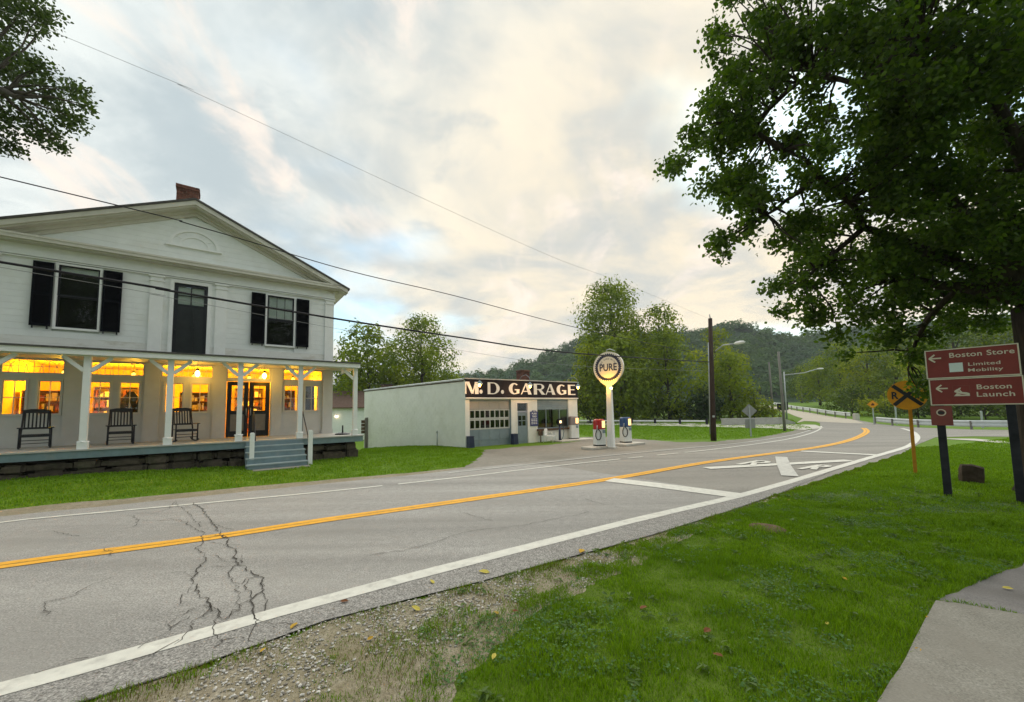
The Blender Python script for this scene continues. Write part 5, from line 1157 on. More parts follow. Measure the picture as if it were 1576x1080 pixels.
MB().box(-.05, .05, -.17, -.13, 1.2, 1.3).box(-.4, -.12, -.03, .03, p1v.z - .55, p1v.z - .50).build('pole_tag', M['galv'], p1)
MB().tube([(p1v.x, 0, p1v.z), (p1v.x - .02, 0, p1v.z + .22)], .03, 6).build('insulator', M['galv'], p1)
a1 = A(1101, 540, p1b.y) - p1b; a2 = A(1113, 531, p1b.y - .3) - p1b; a3 = A(1131, 528.5, p1b.y - .9) - p1b
lamp_arm(p1, a1, a2, a3, .035)
MB().tube([p1v * .02 + Vector((-.16, 0, .2)), p1v * .5 + Vector((-.14, 0, 0)), p1v * .8 + Vector((-.13, 0, 0))], .03, 6).build('conduit', M['galv'], p1)
p2, p2b, p2v = pole('utility_pole', (1190, 640), (1183.5, 557), .12, .085, M['poleGrey'], 'pale leaning pole left of the bridge road', depth=47)
p3, p3b, p3v = pole('utility_pole', (1208, 663), (1198, 541), .095, .07, M['poleGrey'], 'grey weathered pole at the far walk corner')
p4, p4b, p4v = pole('street_lamp', (1210.5, 636), (1206.5, 572), .09, .06, M['galv'], 'grey metal street lamp with long arm over the bridge road', 'street lamp', None, depth=44)
a1 = p4v * .93; a2 = A(1238, 573.5, 43.0) - p4b; a3 = A(1258, 567.5, 42.2) - p4b; lamp_arm(p4, a1, a2, a3, .05)
p5, p5b, p5v = pole('utility_pole', (1235, 618), (1233, 585), .15, .11, M['poleGrey'], 'small distant pole beyond the guard rail', depth=84, basez=1)
WD = (.823, .567, 0)
def wire(pts, r, m, label, name='overhead_wire'):
    w = [on_plane(px, py, p1b, WD) for px, py in pts]
    ext = w[0] + (w[0] - w[1]).normalized() * 22; ext.z = w[0].z + (w[0].z - w[1].z) / max(.1, (w[0] - w[1]).to_2d().length) * 22 * .8
    P_ = [ext] + w; out = []
    for i in range(len(P_) - 1):
        p0, q1, q2, p3_ = P_[max(i - 1, 0)], P_[i], P_[i + 1], P_[min(i + 2, len(P_) - 1)]
        for j in range(6):
            t = j / 6; out.append(.5 * ((2 * q1) + (q2 - p0) * t + (2 * p0 - 5 * q1 + 4 * q2 - p3_) * t * t + (3 * q1 - p0 - 3 * q2 + p3_) * t ** 3))
    out.append(P_[-1]); o = MB().tube(out, r, 6).build(name, m); return tag(o, label, 'wire', 'wires over the road')
wire([(0, 403), (260, 447), (515, 490), (700, 518), (880, 543), (1094, 557)], .024, M['cable'], 'thick black cable crossing low in front of the store')
wire([(0, 272), (300, 347), (535, 416), (700, 455), (900, 507), (1094, 548)], .011, M['cable'], 'thin dark wire crossing the store gable and roof edge')
wire([(85, 50), (300, 142), (640, 300), (850, 395), (950, 432), (1093, 491)], .0038, M['thincable'], 'finest pale wire, highest across the sky')
wire([(0, 411), (250, 456), (515, 505), (690, 536), (880, 562), (1094, 571)], .0045, M['thincable'], 'fine grey wire just under the thick cable')

# --- brown direction sign on two posts
Lp = G(1459.5, 763, .0); SD = Vector((.64, -.768, 0)).normalized(); sang = math.atan2(SD.y, SD.x)
ds = empty('direction_sign', (Lp.x, Lp.y, 0), sang, 'brown direction sign with two stacked boards on dark posts', 'sign')
DM = (Matrix.Translation((Lp.x, Lp.y, 0)) @ Matrix.Rotation(sang, 4, 'Z')).inverted()
def dl(px, py): return DM @ on_plane(px, py, (Lp.x, Lp.y), SD)
bl_c, br_c, tl_c, tr_c = dl(1429.5, 623.5), dl(1575, 622.3), dl(1424.5, 540.5), dl(1569.5, 528)
sx0, sx1 = (bl_c.x + tl_c.x) / 2 , (br_c.x + tr_c.x) / 2; sz0, sz1 = (bl_c.z + br_c.z) / 2, (tl_c.z + tr_c.z) / 2
szm = (dl(1427, 584).z + dl(1572, 577).z) / 2
rp = dl(1564, 700).x
for x in (0.0, rp): MB().box(x - .055, x + .055, -.055, .055, -.3, sz1 - .06).build('post', M['post'], ds)
def board(x0, x1, z0, z1):
    b = empty('board', (0, 0, 0)); b.parent = ds
    MB().box(x0 + .012, x1 - .012, -.085, -.06, z0 + .012, z1 - .012).build('panel', M['brown_sign'], b)
    frame_box(MB(), x0, x1, z0, z1, -.092, -.058, .018).build('border', M['cream_letter'], b); return b
b1 = board(sx0, sx1, szm + .004, sz1); b2 = board(sx0 + .02, sx1 + .012, sz0, szm - .004)
def arrow(par, cx, cz, s):
    mb = MB(); w = s * .16
    for i, (p, q_) in enumerate((((-.5, 0), (.5, 0)), ((-.5, 0), (-.02, .46)), ((-.5, 0), (-.02, -.46)))):
        mb.beam((cx + p[0] * s, -.0875 - .001 * i, cz + p[1] * s), (cx + q_[0] * s, -.0875 - .001 * i, cz + q_[1] * s), .006, w, (0, 0, 1) if i == 0 else (0, 0, 1))
    mb.build('arrow', M['cream_letter'], par)
def slab_text(par, body, size, x, z, sx, m=None, serif=True):
    o = text('lettering', body, size, m or M['cream_letter'], par, (x, -.0865, z), size * .012, .0012, 'LEFT', sx, 1.05); return o
wS = sx1 - sx0
def ux_(px, py=580): return dl(px, py).x
arrow(b1, (ux_(1432.8) + ux_(1452)) / 2, (dl(1442, 552).z), .16)
H1 = .105
def fit_text(par, body, px0, px1, py_base, size, name='lettering'):
    p = dl(px0, py_base); q_ = dl(px1, py_base); o = slab_text(par, body, size, p.x, p.z, 1.0); wv = max(v.co.x for v in o.data.vertices) - min(v.co.x for v in o.data.vertices); o.scale = ((q_.x - p.x) / wv, 1, 1); return o
def serifs(par, items, size):
    """slab serifs on the stems (x in pixels, z)"""
    mb = MB()
    for px, py, w in items:
        p = dl(px, py); mb.box(p.x, p.x + w, -.0895, -.0866, p.z - .003, p.z + size * .09)
    mb.build('serif', M['cream_letter'], par)
fit_text(b1, 'Boston Store', 1460.5, 1561, 551.0, .13)
fit_text(b1, 'Limited', 1489.5, 1539, 563.2, .085); fit_text(b1, 'Mobility', 1489.5, 1543.5, 572.2, .085)
wp = (dl(1462, 573), dl(1481.5, 558)); MB().box(wp[0].x, wp[1].x, -.0885, -.084, wp[0].z, wp[1].z).build('white_square', M['signwhite'], b1)
arrow(b2, (ux_(1439) + ux_(1458)) / 2, dl(1448, 598).z, .15)
fit_text(b2, 'Boston', 1502.5, 1556, 599.0, .125); fit_text(b2, 'Launch', 1502.5, 1561, 610.3, .125)
q0, q1 = dl(1467.5, 610.5), dl(1492.5, 592.5)
frame_box(MB(), q0.x, q1.x, q0.z, q1.z, -.0885, -.0845, .006).build('icon_border', M['brown_sign2'], b2)
W_i, H_i = q1.x - q0.x, q1.z - q0.z
def ip(a, b): return (q0.x + a * W_i, q0.z + b * H_i)
MB().prism([ip(.05, .05), ip(.95, .05), ip(.95, .28), ip(.80, .36), ip(.55, .40), ip(.42, .62), ip(.5, .78), ip(.44, .80), ip(.12, .56), ip(.08, .42), ip(.24, .34)], -.0885, -.0855).build('launch_icon', M['cream_letter'], b2)
MB().prism([ip(.2, .30), ip(.5, .16), ip(.8, .18), ip(.5, .24)], -.0895, -.0887).prism([ip(.26, .50), ip(.44, .46), ip(.40, .54)], -.0895, -.0887).build('launch_icon', M['brown_sign'], b2)
q0, q1 = dl(1434.5, 654), dl(1465, 624.5)
sp = empty('small_plate', (0, 0, 0)); sp.parent = ds
MB().box(q0.x, q1.x, -.078, -.058, q0.z, q1.z).build('panel', M['brown_sign2'], sp)
cxp, czp = dl(1449, 634.6).x, dl(1449, 634.6).z; rr = .065; g = MB()
for j in range(24):
    a, b = 2 * math.pi * j / 24, 2 * math.pi * (j + 1) / 24
    g.prism([(cxp + r_ * math.cos(t), czp + r_ * math.sin(t)) for r_, t in ((rr, a), (rr, b), (rr * .74, b), (rr * .74, a))][::-1], -.081, -.0785)
g.build('ring', M['cream_letter'], sp)
MB().prism([(cxp - .045, czp - .03), (cxp + .03, czp - .03), (cxp + .045, czp), (cxp + .02, czp + .025), (cxp - .02, czp + .03), (cxp - .045, czp + .005)], -.0805, -.0785).build('icon', M['black'], sp)

# --- round railroad warning sign
Yp = G(1409, 728, 0); RDv = Vector((.72, -.69, 0)); ya = math.atan2(RDv.y, RDv.x)
rx = empty('railroad_sign', (Yp.x, Yp.y, 0), ya, 'round yellow railroad warning sign on a yellow post, partly behind leaves', 'sign')
YM = (Matrix.Translation((Yp.x, Yp.y, 0)) @ Matrix.Rotation(ya, 4, 'Z')).inverted()
c_ = YM @ on_plane(1396, 608, (Yp.x, Yp.y), RDv); t_ = YM @ on_plane(1401, 632, (Yp.x, Yp.y), RDv)
MB().beam((0, 0, -.2), (t_.x, 0, c_.z + .1), .07, .05).build('post', M['yellowpost'], rx)
def disc_at(cx, cz, r, y0, y1, k=40):
    m_ = MB(); m_.add([(cx + r * math.cos(2 * math.pi * j / k), y, cz + r * math.sin(2 * math.pi * j / k)) for y in (y0, y1) for j in range(k)], [tuple(range(k)), tuple(range(2 * k - 1, k - 1, -1))] + [(j, (j + 1) % k, (j + 1) % k + k, j + k) for j in range(k)]); return m_
R_ = .375
disc_at(c_.x, c_.z, R_, -.06, -.045).build('sign_disc', M['signyellow'], rx)
mb = MB()
for i, s in enumerate((1, -1)): mb.beam((c_.x - R_ * .68, -.064 - .0015 * i, c_.z - s * R_ * .68), (c_.x + R_ * .68, -.064 - .0015 * i, c_.z + s * R_ * .68), .004, .085, (0, 0, 1))
mb.build('cross', M['black'], rx)
text('lettering', 'R', .26, M['black'], rx, (c_.x - .235, -.064, c_.z - .09), .008, .002, sx=.8); text('lettering', 'R', .26, M['black'], rx, (c_.x + .235, -.064, c_.z - .09), .008, .002, sx=.8)
# --- sign seen from behind, small warning sign, plain post
def back_sign():
    b = G(1156, 672); r = empty('diamond_sign', b, -.25, 'grey back of a diamond road sign with a plate below', 'sign'); dep = b.y
    h0 = A(1153, 632, dep).z - b.z; hp = A(1155, 652, dep).z - b.z; k = dep / F
    MB().box(-.035, .035, -.02, .02, -.2, h0 + 8 * k).build('post', M['galv'], r)
    d = 10.5 * k; MB().prism([(-d, h0), (0, h0 - d), (d, h0), (0, h0 + d)], .022, .03).build('diamond_plate', mat('sign_back', (.30, .31, .30), .5, .1, 5, .4, metal=.3), r)
    MB().box(-7 * k, 7 * k, .022, .03, hp - 6.5 * k, hp + 7 * k).build('lower_plate', bpy.data.materials['sign_back'], r)
back_sign()
def small_warning():
    b = A(1345, 648, 33); b.z = T(b.x, b.y); r = empty('warning_sign', b, -.3, 'small yellow diamond warning sign behind the guard rail', 'sign'); k = 33 / F
    h0 = A(1344, 622, 33).z - b.z; d = 7.2 * k
    MB().box(-.03, .03, -.02, .02, -.2, h0).build('post', M['galv'], r); MB().prism([(-d, h0), (0, h0 - d * .85), (d, h0), (0, h0 + d * .85)], -.03, -.022).build('diamond_plate', M['signyellow'], r)
    MB().prism([(-.12, h0 - .1), (.1, h0 - .1), (.12, h0 + .02), (.0, h0 + .12), (-.1, h0 + .0)], -.036, -.031).build('symbol', mat('symbol_brown', (.12, .03, .008), .6, .1, 5), r)
small_warning()
def plain_post(px, y0, y1, dep, label, name='marker_post', m='galv', w=.05, cat='post'):
    b = A(px, y1, dep); h = A(px, y0, dep).z - b.z; r = empty(name, b, -.3, label, cat); MB().box(-w, w, -w * .6, w * .6, -.5, h - .04).build('shaft', M[m], r); MB().prism([(-w, h - .04), (w, h - .04), (w * .5, h), (-w * .5, h)], -w * .5, w * .5).build('top', M[m], r)
plain_post(1379.5, 622, 645, 33, 'plain green-grey post behind the guard rail'); plain_post(1513, 632, 662, 27, 'short grey post behind the guard rail near the brown sign', m='galv')
def board_post(px, y0, y1, yb, dep, w, m, label):
    r = empty('board_sign', A(px, yb, dep), -.3, label, 'sign', 'dark boards on posts by the bridge'); k = dep / F; z1 = (yb - y0) * k; z0 = (yb - y1) * k
    MB().box(-w * k, w * k, -.03, .0, z0, z1).build('panel', M['darkroom'], r); MB().box(-.04, .04, .001, .07, -.6, z1).build('post', M[m], r)
board_post(1200.5, 621, 631.5, 646, 47, 2.9, 'post', 'dark square board on a thin post left of the grey pole')
board_post(1210.5, 618.5, 631, 640, 46.8, 2.9, 'rust', 'dark square board on a brown post right of the grey pole')
# --- guard rail and low wall
def guardrail(px, h, label, spacing=2.5, top=True):
    foot = [G(*p) for p in px]; foot2 = smooth_line([f.to_2d() for f in foot], 1.0); root = empty('guard_rail', (foot2[0].x, foot2[0].y, 0), 0, label, 'guard rail'); o0 = foot2[0]
    ln = [Vector((p.x - o0.x, p.y - o0.y, T(p.x, p.y))) for p in foot2]
    mb = MB(); prof = [(0, h), (.05, h - .05), (.05, h - .14), (.0, h - .20), (.05, h - .26), (.05, h - .36), (0, h - .42)]; v, f = [], []; n = len(ln)
    for i, p in enumerate(ln):
        d = (ln[min(i + 1, n - 1)] - ln[max(i - 1, 0)]); nn = Vector((d.y, -d.x, 0)).normalized()
        for a, z in prof: v.append(p + nn * a + Vector((0, 0, z)))
    k = len(prof)
    f = [(i * k + j, i * k + j + 1, (i + 1) * k + j + 1, (i + 1) * k + j) for i in range(n - 1) for j in range(k - 1)]; mb.add(v, f, False); mb.build('rail', M['rail'], root)
    acc = 0; last = ln[0]; pm_ = MB().box(-.045, .045, -.045, .045, -.3, h - .04).mesh('post')
    for p in ln:
        if (p - last).length >= spacing or p is ln[0]:
            o = link('post', pm_, M['poleGrey'], root); dd = Vector((0.12, 0, 0)); o.location = p + Vector((-.05, .12, 0)); last = p
    return root
guardrail(guard_px[:4], .72, 'pale guard rail along the bridge road up to its white end block')
guardrail(guard_px[4:], .60, 'long curved guard rail along the far side of the side road')
eb = G(1318, 646.5); o = MB().box(-.22, .22, -.16, .16, 0, .62).prism([(-.22, .62), (.22, .62), (.15, .70), (-.15, .70)], -.12, .12).build('end_block', M['concretefar']); o.location = eb; tag(o, 'white concrete end block between the two guard rails', 'end block')
w0, w1 = G(1113, 654.5), G(1227, 652.5); lw_ = MB(); d_ = (w1 - w0); ang = math.atan2(d_.y, d_.x); L_ = d_.to_2d().length
wl_ = empty('low_wall', (w0.x, w0.y, min(w0.z, w1.z) - .2), ang, 'low grey concrete wall behind the far walk', 'wall'); hw = .75
MB().box(0, L_ - 1.2, 0, .3, 0, hw).prism([(L_ - 1.2, 0), (L_, 0), (L_ - .2, .4), (L_ - 1.2, hw)], 0, .3).build('wall_body', M['concrete'], wl_); MB().box(-.05, L_ - 1.2, -.04, .34, hw, hw + .08).build('wall_cap', M['concrete'], wl_)
# fence rail behind the lawn: low white rail on dark posts
f0, f1 = G(880, 652), G(1088, 653.5); fr_ = empty('rail_fence', (f0.x, f0.y, 0), math.atan2(f1.y - f0.y, f1.x - f0.x), 'low white rail on short dark posts behind the far lawn', 'fence'); Lf = (f1 - f0).to_2d().length
n_ = 6
for i in range(n_):
    MB().box(Lf * i / n_ + .12, Lf * (i + 1) / n_ - .12, -.06, .06, .30, .44).build('rail', M['trim'], fr_)
for i in range(n_ + 1): MB().box(Lf * i / n_ - .1, Lf * i / n_ + .1, -.1, .1, -.2, .62).build('post', M['post'], fr_)
# rock and buried cover in the grass
rb = G(1494, 742, 0); bm = bmesh.new(); bmesh.ops.create_cube(bm, size=1); bmesh.ops.subdivide_edges(bm, edges=bm.edges[:], cuts=5, use_grid_fill=True)
for v in bm.verts:
    c = v.co.copy(); n_ = noise.noise_vector(c * 3.1) * .07 + noise.noise_vector(c * 9) * .02; v.co = c * .72 + c.normalized() * .20 + n_; v.co.x *= .33; v.co.y *= .30; v.co.z = (v.co.z + .5) * .40; v.co.x += .10 * v.co.z; v.co.z += -.12 * v.co.x
me = bpy.data.meshes.new('boulder'); bm.to_mesh(me); bm.free(); o = link('boulder', me, M['rock']); o.location = (rb.x, rb.y, -.03); o.rotation_euler = (0, 0, -.7); tag(o, 'dark brown block of rock in the lawn between the sign posts', 'boulder')
cb_ = G(1181, 815, 0); mb = MB(); mb.lathe([(.0, .028), (.20, .028), (.235, .02), (.25, .0)], k=20, ex=.9, ey=1.0); o = mb.build('valve_cover', mat('brown_cover', (.13, .085, .06), .9, .35, 8, .1, .6, 20)); o.location = (cb_.x, cb_.y, .012); o.rotation_euler = (0, 0, .5); tag(o, 'flat brown round cover set in the lawn near the road edge', 'cover')
# --- pale rear building, gate post and panel between store and garage
rbw = A(505, 640, 40); rbp = empty('rear_building', (rbw.x - 1, rbw.y, -1.4), GA - .5, 'low white building with brown roof behind the store', 'building')
MB().box(0, 9, 0, 6, 0, 3.7).build('wall', M['white'], rbp)
MB().add([(-.3, -.4, 3.6), (9.3, -.4, 3.6), (9.3, 3, 5.45), (-.3, 3, 5.45), (9.3, 6.4, 3.6), (-.3, 6.4, 3.6), (-.3, -.4, 3.72), (9.3, -.4, 3.72), (9.3, 3, 5.57), (-.3, 3, 5.57), (9.3, 6.4, 3.72), (-.3, 6.4, 3.72)], [(0, 3, 2, 1), (3, 5, 4, 2), (6, 7, 8, 9), (9, 8, 10, 11), (0, 1, 7, 6), (4, 5, 11, 10), (1, 2, 8, 7), (2, 4, 10, 8), (0, 6, 9, 3), (3, 9, 11, 5)]).build('roof', M['brownroof'], rbp)
wd_ = Vector((math.cos(GA - .5), math.sin(GA - .5), 0)); wq = (Matrix.Translation(rbp.location) @ Matrix.Rotation(GA - .5, 4, 'Z')).inverted() @ on_plane(519, 641, rbp.location, wd_)
wlmp = empty('wall_lamp', (wq.x, -.02, wq.z)); wlmp.parent = rbp
MB().lathe([(.02, -.12), (.16, -.06), (.20, .04), (.10, .14), (.03, .16)], (0, -.2, 0), 10).build('globe', emit('wall_lamp_glow', (1.0, .80, .55), 1.5), wlmp); MB().tube([(0, .02, .2), (0, -.2, .22), (0, -.2, .15)], .025, 6).build('bracket', M['black'], wlmp)
gp_ = empty('gate_post', A(562.5, 681, 27), GA, 'weathered grey gate post with brown panel at the garage rear corner', 'gate post'); k = 27 / F
MB().box(-.05, 5 * k, -.1, .1, -.4, 36 * k).prism([(-.05, 36 * k), (5 * k, 36 * k), (4 * k, 38 * k), (.0, 38 * k)], -.08, .08).build('post', M['poleGrey'], gp_)
for i in range(4): MB().box(-6.5 * k, -.055, -.03, .03, (14 + i * 5.2) * k, (18.6 + i * 5.2) * k).build('board', M['rust'], gp_)
# ================================================================== TREES
# --- big shade tree on the right (trunk beside the brown sign)
ob = A(1632, 770, 7.5); ob.z = -.02
oak = empty('shade_tree', ob, 0, 'large dark shade tree overhanging the brown sign', 'tree')
OAKB = [  # photo pixel, radius px, depth: lumps of the crown as surveyed
 (1112,48,30,7.6),(1100,78,24,7.6),(1178,18,45,7.4),(1135,98,45,7.5),(1095,150,42,7.7),(1062,212,34,7.8),(1042,250,32,7.9),(1120,225,50,7.6),(1175,120,55,7.2),(1228,55,55,7),(1165,190,50,7.5),(1105,300,48,7.9),(1096,362,32,8),(1112,392,18,8),(1165,300,48,7.6),(1205,232,40,7.2),(1140,340,34,7.8),(1192,372,22,8),(1228,345,44,7.6),(1228,428,40,8.2),(1188,438,22,8.4),(1205,478,22,8.6),(1250,478,40,8.4),(1288,515,26,8.6),(1290,415,48,8),(1300,300,52,7.4),(1290,215,48,7),(1325,120,48,6.8),(1292,25,60,6.7),
 (1250,160,40,7.2),(1240,270,40,7.5),(1130,170,40,7.6),(1200,60,45,7.2),(1150,270,45,7.8),(1270,360,45,7.8),(1240,390,40,8),(1340,250,50,7.6),(1380,240,50,7.2),(1420,430,50,8.6),(1480,460,45,8.6),(1460,350,55,7.8),(1400,180,60,7.0),(1340,60,55,6.8),(1270,100,40,7.0),(1380,510,36,9),(1420,540,30,9.2),(1530,480,40,8.6),(1370,420,45,8.4),
 (1395,85,60,6.5),(1470,125,70,6.6),(1540,200,70,7.0),(1560,90,70,6.4),(1440,240,50,7.2),(1500,260,60,7.4),(1540,390,55,7.2),(1490,350,50,7.2),(1560,300,50,6.9),(1420,330,45,7.4),(1345,170,50,7.0),(1310,60,55,6.9),(1380,300,45,7.3),
 (1370,35,70,6.4),(1385,130,60,6.6),(1362,215,62,7),(1355,300,50,7.4),(1345,390,55,8),(1330,470,45,8.6),(1395,460,50,8.8),(1450,500,40,9),(1400,380,60,8),(1440,290,50,7.6),(1450,180,66,6.8),(1445,80,75,6.4),(1520,40,80,6.2),(1520,140,70,6.6),(1510,330,60,7.6),(1470,400,60,8.2),(1530,430,55,8.4),(1500,470,34,8.8),(1570,240,60,7),(1580,350,60,7.4),(1590,450,50,8),(1345,520,20,9),(1300,545,14,9.2),
 (1180,-60,60,7.2),(1280,-70,80,6.8),(1390,-80,90,6.4),(1510,-80,100,6.2),(1130,-20,30,7.5),(1640,80,90,6.2),(1640,200,80,6.6),(1660,330,80,7),(1650,-80,110,6),(1420,-200,110,6.2),(1560,-220,120,6),(1280,-180,80,6.8),(1780,0,120,6),(1780,180,110,6.4),(1760,340,90,7),(1700,440,60,8),
 (1413,598,13,9.3),(1422,583,14,9.2),(1408,578,11,9.4),(1424,604,10,9.3),(1400,590,7,9.3)]
bl = []
for px, py, rp_, dep in OAKB:
    n_sub = 5 if rp_ > 38 else (3 if rp_ > 26 else 1)
    for s in range(n_sub):
        dd = dep + (rnd.uniform(-.9, 1.3) if n_sub > 1 else rnd.uniform(-.1, .1)); q_ = A(px + rnd.uniform(-.55, .55) * rp_ * (n_sub > 1), py + rnd.uniform(-.5, .5) * rp_ * (n_sub > 1), dd); r = rp_ / F * dd * (.57 if n_sub == 5 else .68 if n_sub == 3 else 1.0); bl.append((q_.x - ob.x, q_.y - ob.y, q_.z, r))
mb = MB(); top = A(1580, 330, 7.6) - ob; fork = A(1600, 470, 7.5) - ob
tp = limb(mb, (0, 0, -.3), fork, .46, .36, .01, 14, 6)
mb.tube([(0, 0, -.1), (0, 0, .15), (0, 0, .5)], [.62, .52, .46], 14)
main = [A(1555, 330, 7.4) - ob, A(1420, 260, 7.4) - ob, A(1330, 350, 8) - ob, A(1500, 120, 6.8) - ob, A(1640, 200, 6.8) - ob, A(1380, 430, 8.4) - ob]
tips = []
for i, m_ in enumerate(main):
    tips += limb(mb, fork, m_, .22 if i < 2 else .15, .07, .08, 8, 6)[2:]
far = [A(1210, 230, 7.3) - ob, A(1150, 190, 7.5) - ob, A(1250, 110, 7.0) - ob, A(1180, 330, 7.7) - ob, A(1240, 430, 8.2) - ob, A(1320, 130, 6.7) - ob, A(1420, 60, 6.4) - ob, A(1400, 560, 9.2) - ob]
for q_ in far: s = min(tips, key=lambda t: (t - q_).length); tips += limb(mb, s, q_, .065, .03, .06, 6, 6)[1:]
for (x, y, z, r) in bl:
    q_ = Vector((x, y, z)); s = min(tips, key=lambda t: (t - q_).length); limb(mb, s, q_, .025, .007, .10, 4, 4)
mb.build('trunk', M['bark'], oak)
P, O = blob_points(bl, 1500, .2, .50)
link('crown', leaf_mesh('crown', P, .086 * rs.uniform(.65, 1.35, len(P)), None, .5, .3, False, .72), LM['oak'], oak)
# --- tree leaning in from the left
lb = Vector((-15.2, 7.6, 0)); lt = empty('leaning_tree', lb, 0, 'leafy tree reaching into the top left corner', 'tree')
LB_ = [(20,20,55,8.6),(70,30,26,8.5),(10,110,55,8.6),(60,100,30,8.5),(30,180,42,8.6),(85,150,34,8.5),(122,145,26,8.4),(110,185,28,8.5),(70,205,30,8.6),(20,225,24,8.7),(95,225,14,8.6),(132,165,18,8.4),(-40,60,70,8.7),(-60,170,60,8.8),(-120,100,100,9),(-40,-40,70,8.6),(40,-30,40,8.5),(-160,-60,120,9),(-260,40,120,9),(-260,200,90,9),(-160,230,50,9),(-40,215,30,8.8)]
bl = []
for px, py, rp_, dep in LB_:
    for s in range(2):
        dd = dep + rnd.uniform(-.5, .7); q_ = A(px + rnd.uniform(-.3, .3) * rp_, py + rnd.uniform(-.3, .3) * rp_, dd); bl.append((q_.x - lb.x, q_.y - lb.y, q_.z, rp_ / F * dd * .8))
mb = MB(); tp = limb(mb, (0, 0, -.2), (.3, 0, 6.5), .28, .16, .02, 10, 6); tips = list(tp[2:])
for q_ in ((2.6, .3, 8.4), (1.5, .6, 10), (3.6, .4, 9.2), (4.8, .2, 8.6), (.3, -.2, 11)): s = min(tips, key=lambda t: (t - Vector(q_)).length); tips += limb(mb, s, q_, .10, .04, .08, 7, 5)[1:]
for (x, y, z, r) in bl: q_ = Vector((x, y, z)); s = min(tips, key=lambda t: (t - q_).length); limb(mb, s, q_, .03, .008, .08, 4, 4)
mb.build('trunk', M['barkgrey'], lt)
P, O = blob_points(bl, 1500, .25, .40); link('crown', leaf_mesh('crown', P, .078 * rs.uniform(.65, 1.3, len(P)), None, .4, .3, False, .72), LM['left'], lt)
# --- unseen trees added behind the viewpoint to darken the reflections in the window panes
for i, (x, y, h_, w_) in enumerate(((5, -15, 18, 12), (15, -13, 18, 12), (-6, -19, 17, 12), (12, -27, 22, 15), (2, -29, 22, 14))):
    root = empty('roadside_tree', (x, y, 0), 0, ['roadside tree behind the viewpoint, mirrored in the store windows', 'roadside tree right of the near path', 'roadside tree across the road from the store', 'tall tree of the second row, right', 'tall tree of the second row, left'][i], 'tree', 'trees on the near road side'); bl = crown_blobs(h_, w_, h_ * .14, 18, 70 + i)
    mb = MB(); tp = limb(mb, (0, 0, -.2), (0, 0, h_ * .8), .28, .08, .02, 8, 7)
    for (bx_, by_, bz_, r) in bl: limb(mb, tp[min(6, max(1, int((bz_ - r) / (h_ * .8) * 7)))], (bx_, by_, bz_), .08, .02, .06, 5, 4)
    mb.build('trunk', M['barkgrey'], root); P, O = blob_points(bl, 90, .5, .35); link('crown', leaf_mesh('crown', P, .42 * rs.uniform(.7, 1.3, len(P)), O, simple=True), LM['oak'], root)
# --- middle distance
g1 = 'trees behind the store and garage'; g2 = 'trees beyond the far lawn'; g3 = 'trees right of the bridge road'
tree('broad_tree', 'bushy tree just right of the store wall', 566, 46, 497, 104, .10, 22, LM['mid'], .34, 95, 1, g1)
tree('slender_tree', 'tall loose tree between the store and the garage', 655, 50, 482, 100, .24, 24, LM['mid'], .30, 80, 2, g1, trunk_r=.3, lean=-.6, shell=.45)
tree('broad_tree', 'full green tree between the bushy tree and the tall loose tree', 606, 54, 520, 80, .05, 16, LM['mid'], .34, 95, 31, g1)
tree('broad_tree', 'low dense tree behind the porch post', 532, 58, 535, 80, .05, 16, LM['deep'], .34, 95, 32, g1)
tree('broad_tree', 'dense lower tree behind the tall loose tree', 660, 56, 530, 84, .05, 16, LM['mid'], .34, 95, 33, g1)
tree('bush', 'yellow green bush over the garage roof, left of the tall loose tree', 612, 46, 556, 96, .0, 9, LM['yel'], .32, 90, 3, g1, 'bush', .08)
tree('bush', 'low bush over the garage roof right of the tall loose tree', 682, 48, 556, 80, .0, 9, LM['mid'], .32, 90, 4, g1, 'bush', .08)
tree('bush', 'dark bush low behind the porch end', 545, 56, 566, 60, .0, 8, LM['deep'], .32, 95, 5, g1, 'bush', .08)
tree('broad_tree', 'rounded tree low over the garage sign start', 702, 62, 572, 50, .0, 7, LM['mid'], .36, 70, 6, g1)
tree('slender_tree', 'tall airy cottonwood rising over the round sign', 946, 55, 430, 118, .36, 26, LM['mid'], .34, 66, 7, g2, trunk_r=.4, shell=.45, ragged=.5)
tree('slender_tree', 'tall tree with a leaning crown right of the airy cottonwood', 1012, 53, 466, 88, .25, 16, LM['mid'], .34, 80, 8, g2, trunk_r=.3, lean=.8, shell=.35)
tree('broad_tree', 'dense green tree behind the round sign', 955, 47, 515, 130, .06, 20, LM['mid'], .34, 100, 9, g2)
tree('broad_tree', 'dense olive tree between garage corner and round sign', 905, 49, 528, 80, .05, 14, LM['yel'], .33, 90, 10, g2)
tree('broad_tree', 'broad green tree left of the dark utility pole', 1030, 48, 505, 90, .05, 16, LM['mid'], .34, 95, 11, g2)
tree('broad_tree', 'yellow green tree right behind the dark utility pole', 1105, 52, 503, 80, .08, 15, LM['yel'], .33, 90, 12, g2)
tree('broad_tree', 'rounded tree under the curved lamp arm', 1125, 47, 540, 84, .04, 14, LM['mid'], .33, 95, 13, g2)
tree('bush', 'dark round shrub left of the dark utility pole', 1085, 44, 582, 62, .0, 9, LM['dark'], .30, 110, 14, g2, 'bush', .08)
tree('bush', 'pale bush behind the back of the diamond sign', 1160, 46, 592, 70, .0, 9, LM['yel'], .30, 85, 15, g2, 'bush', .08)
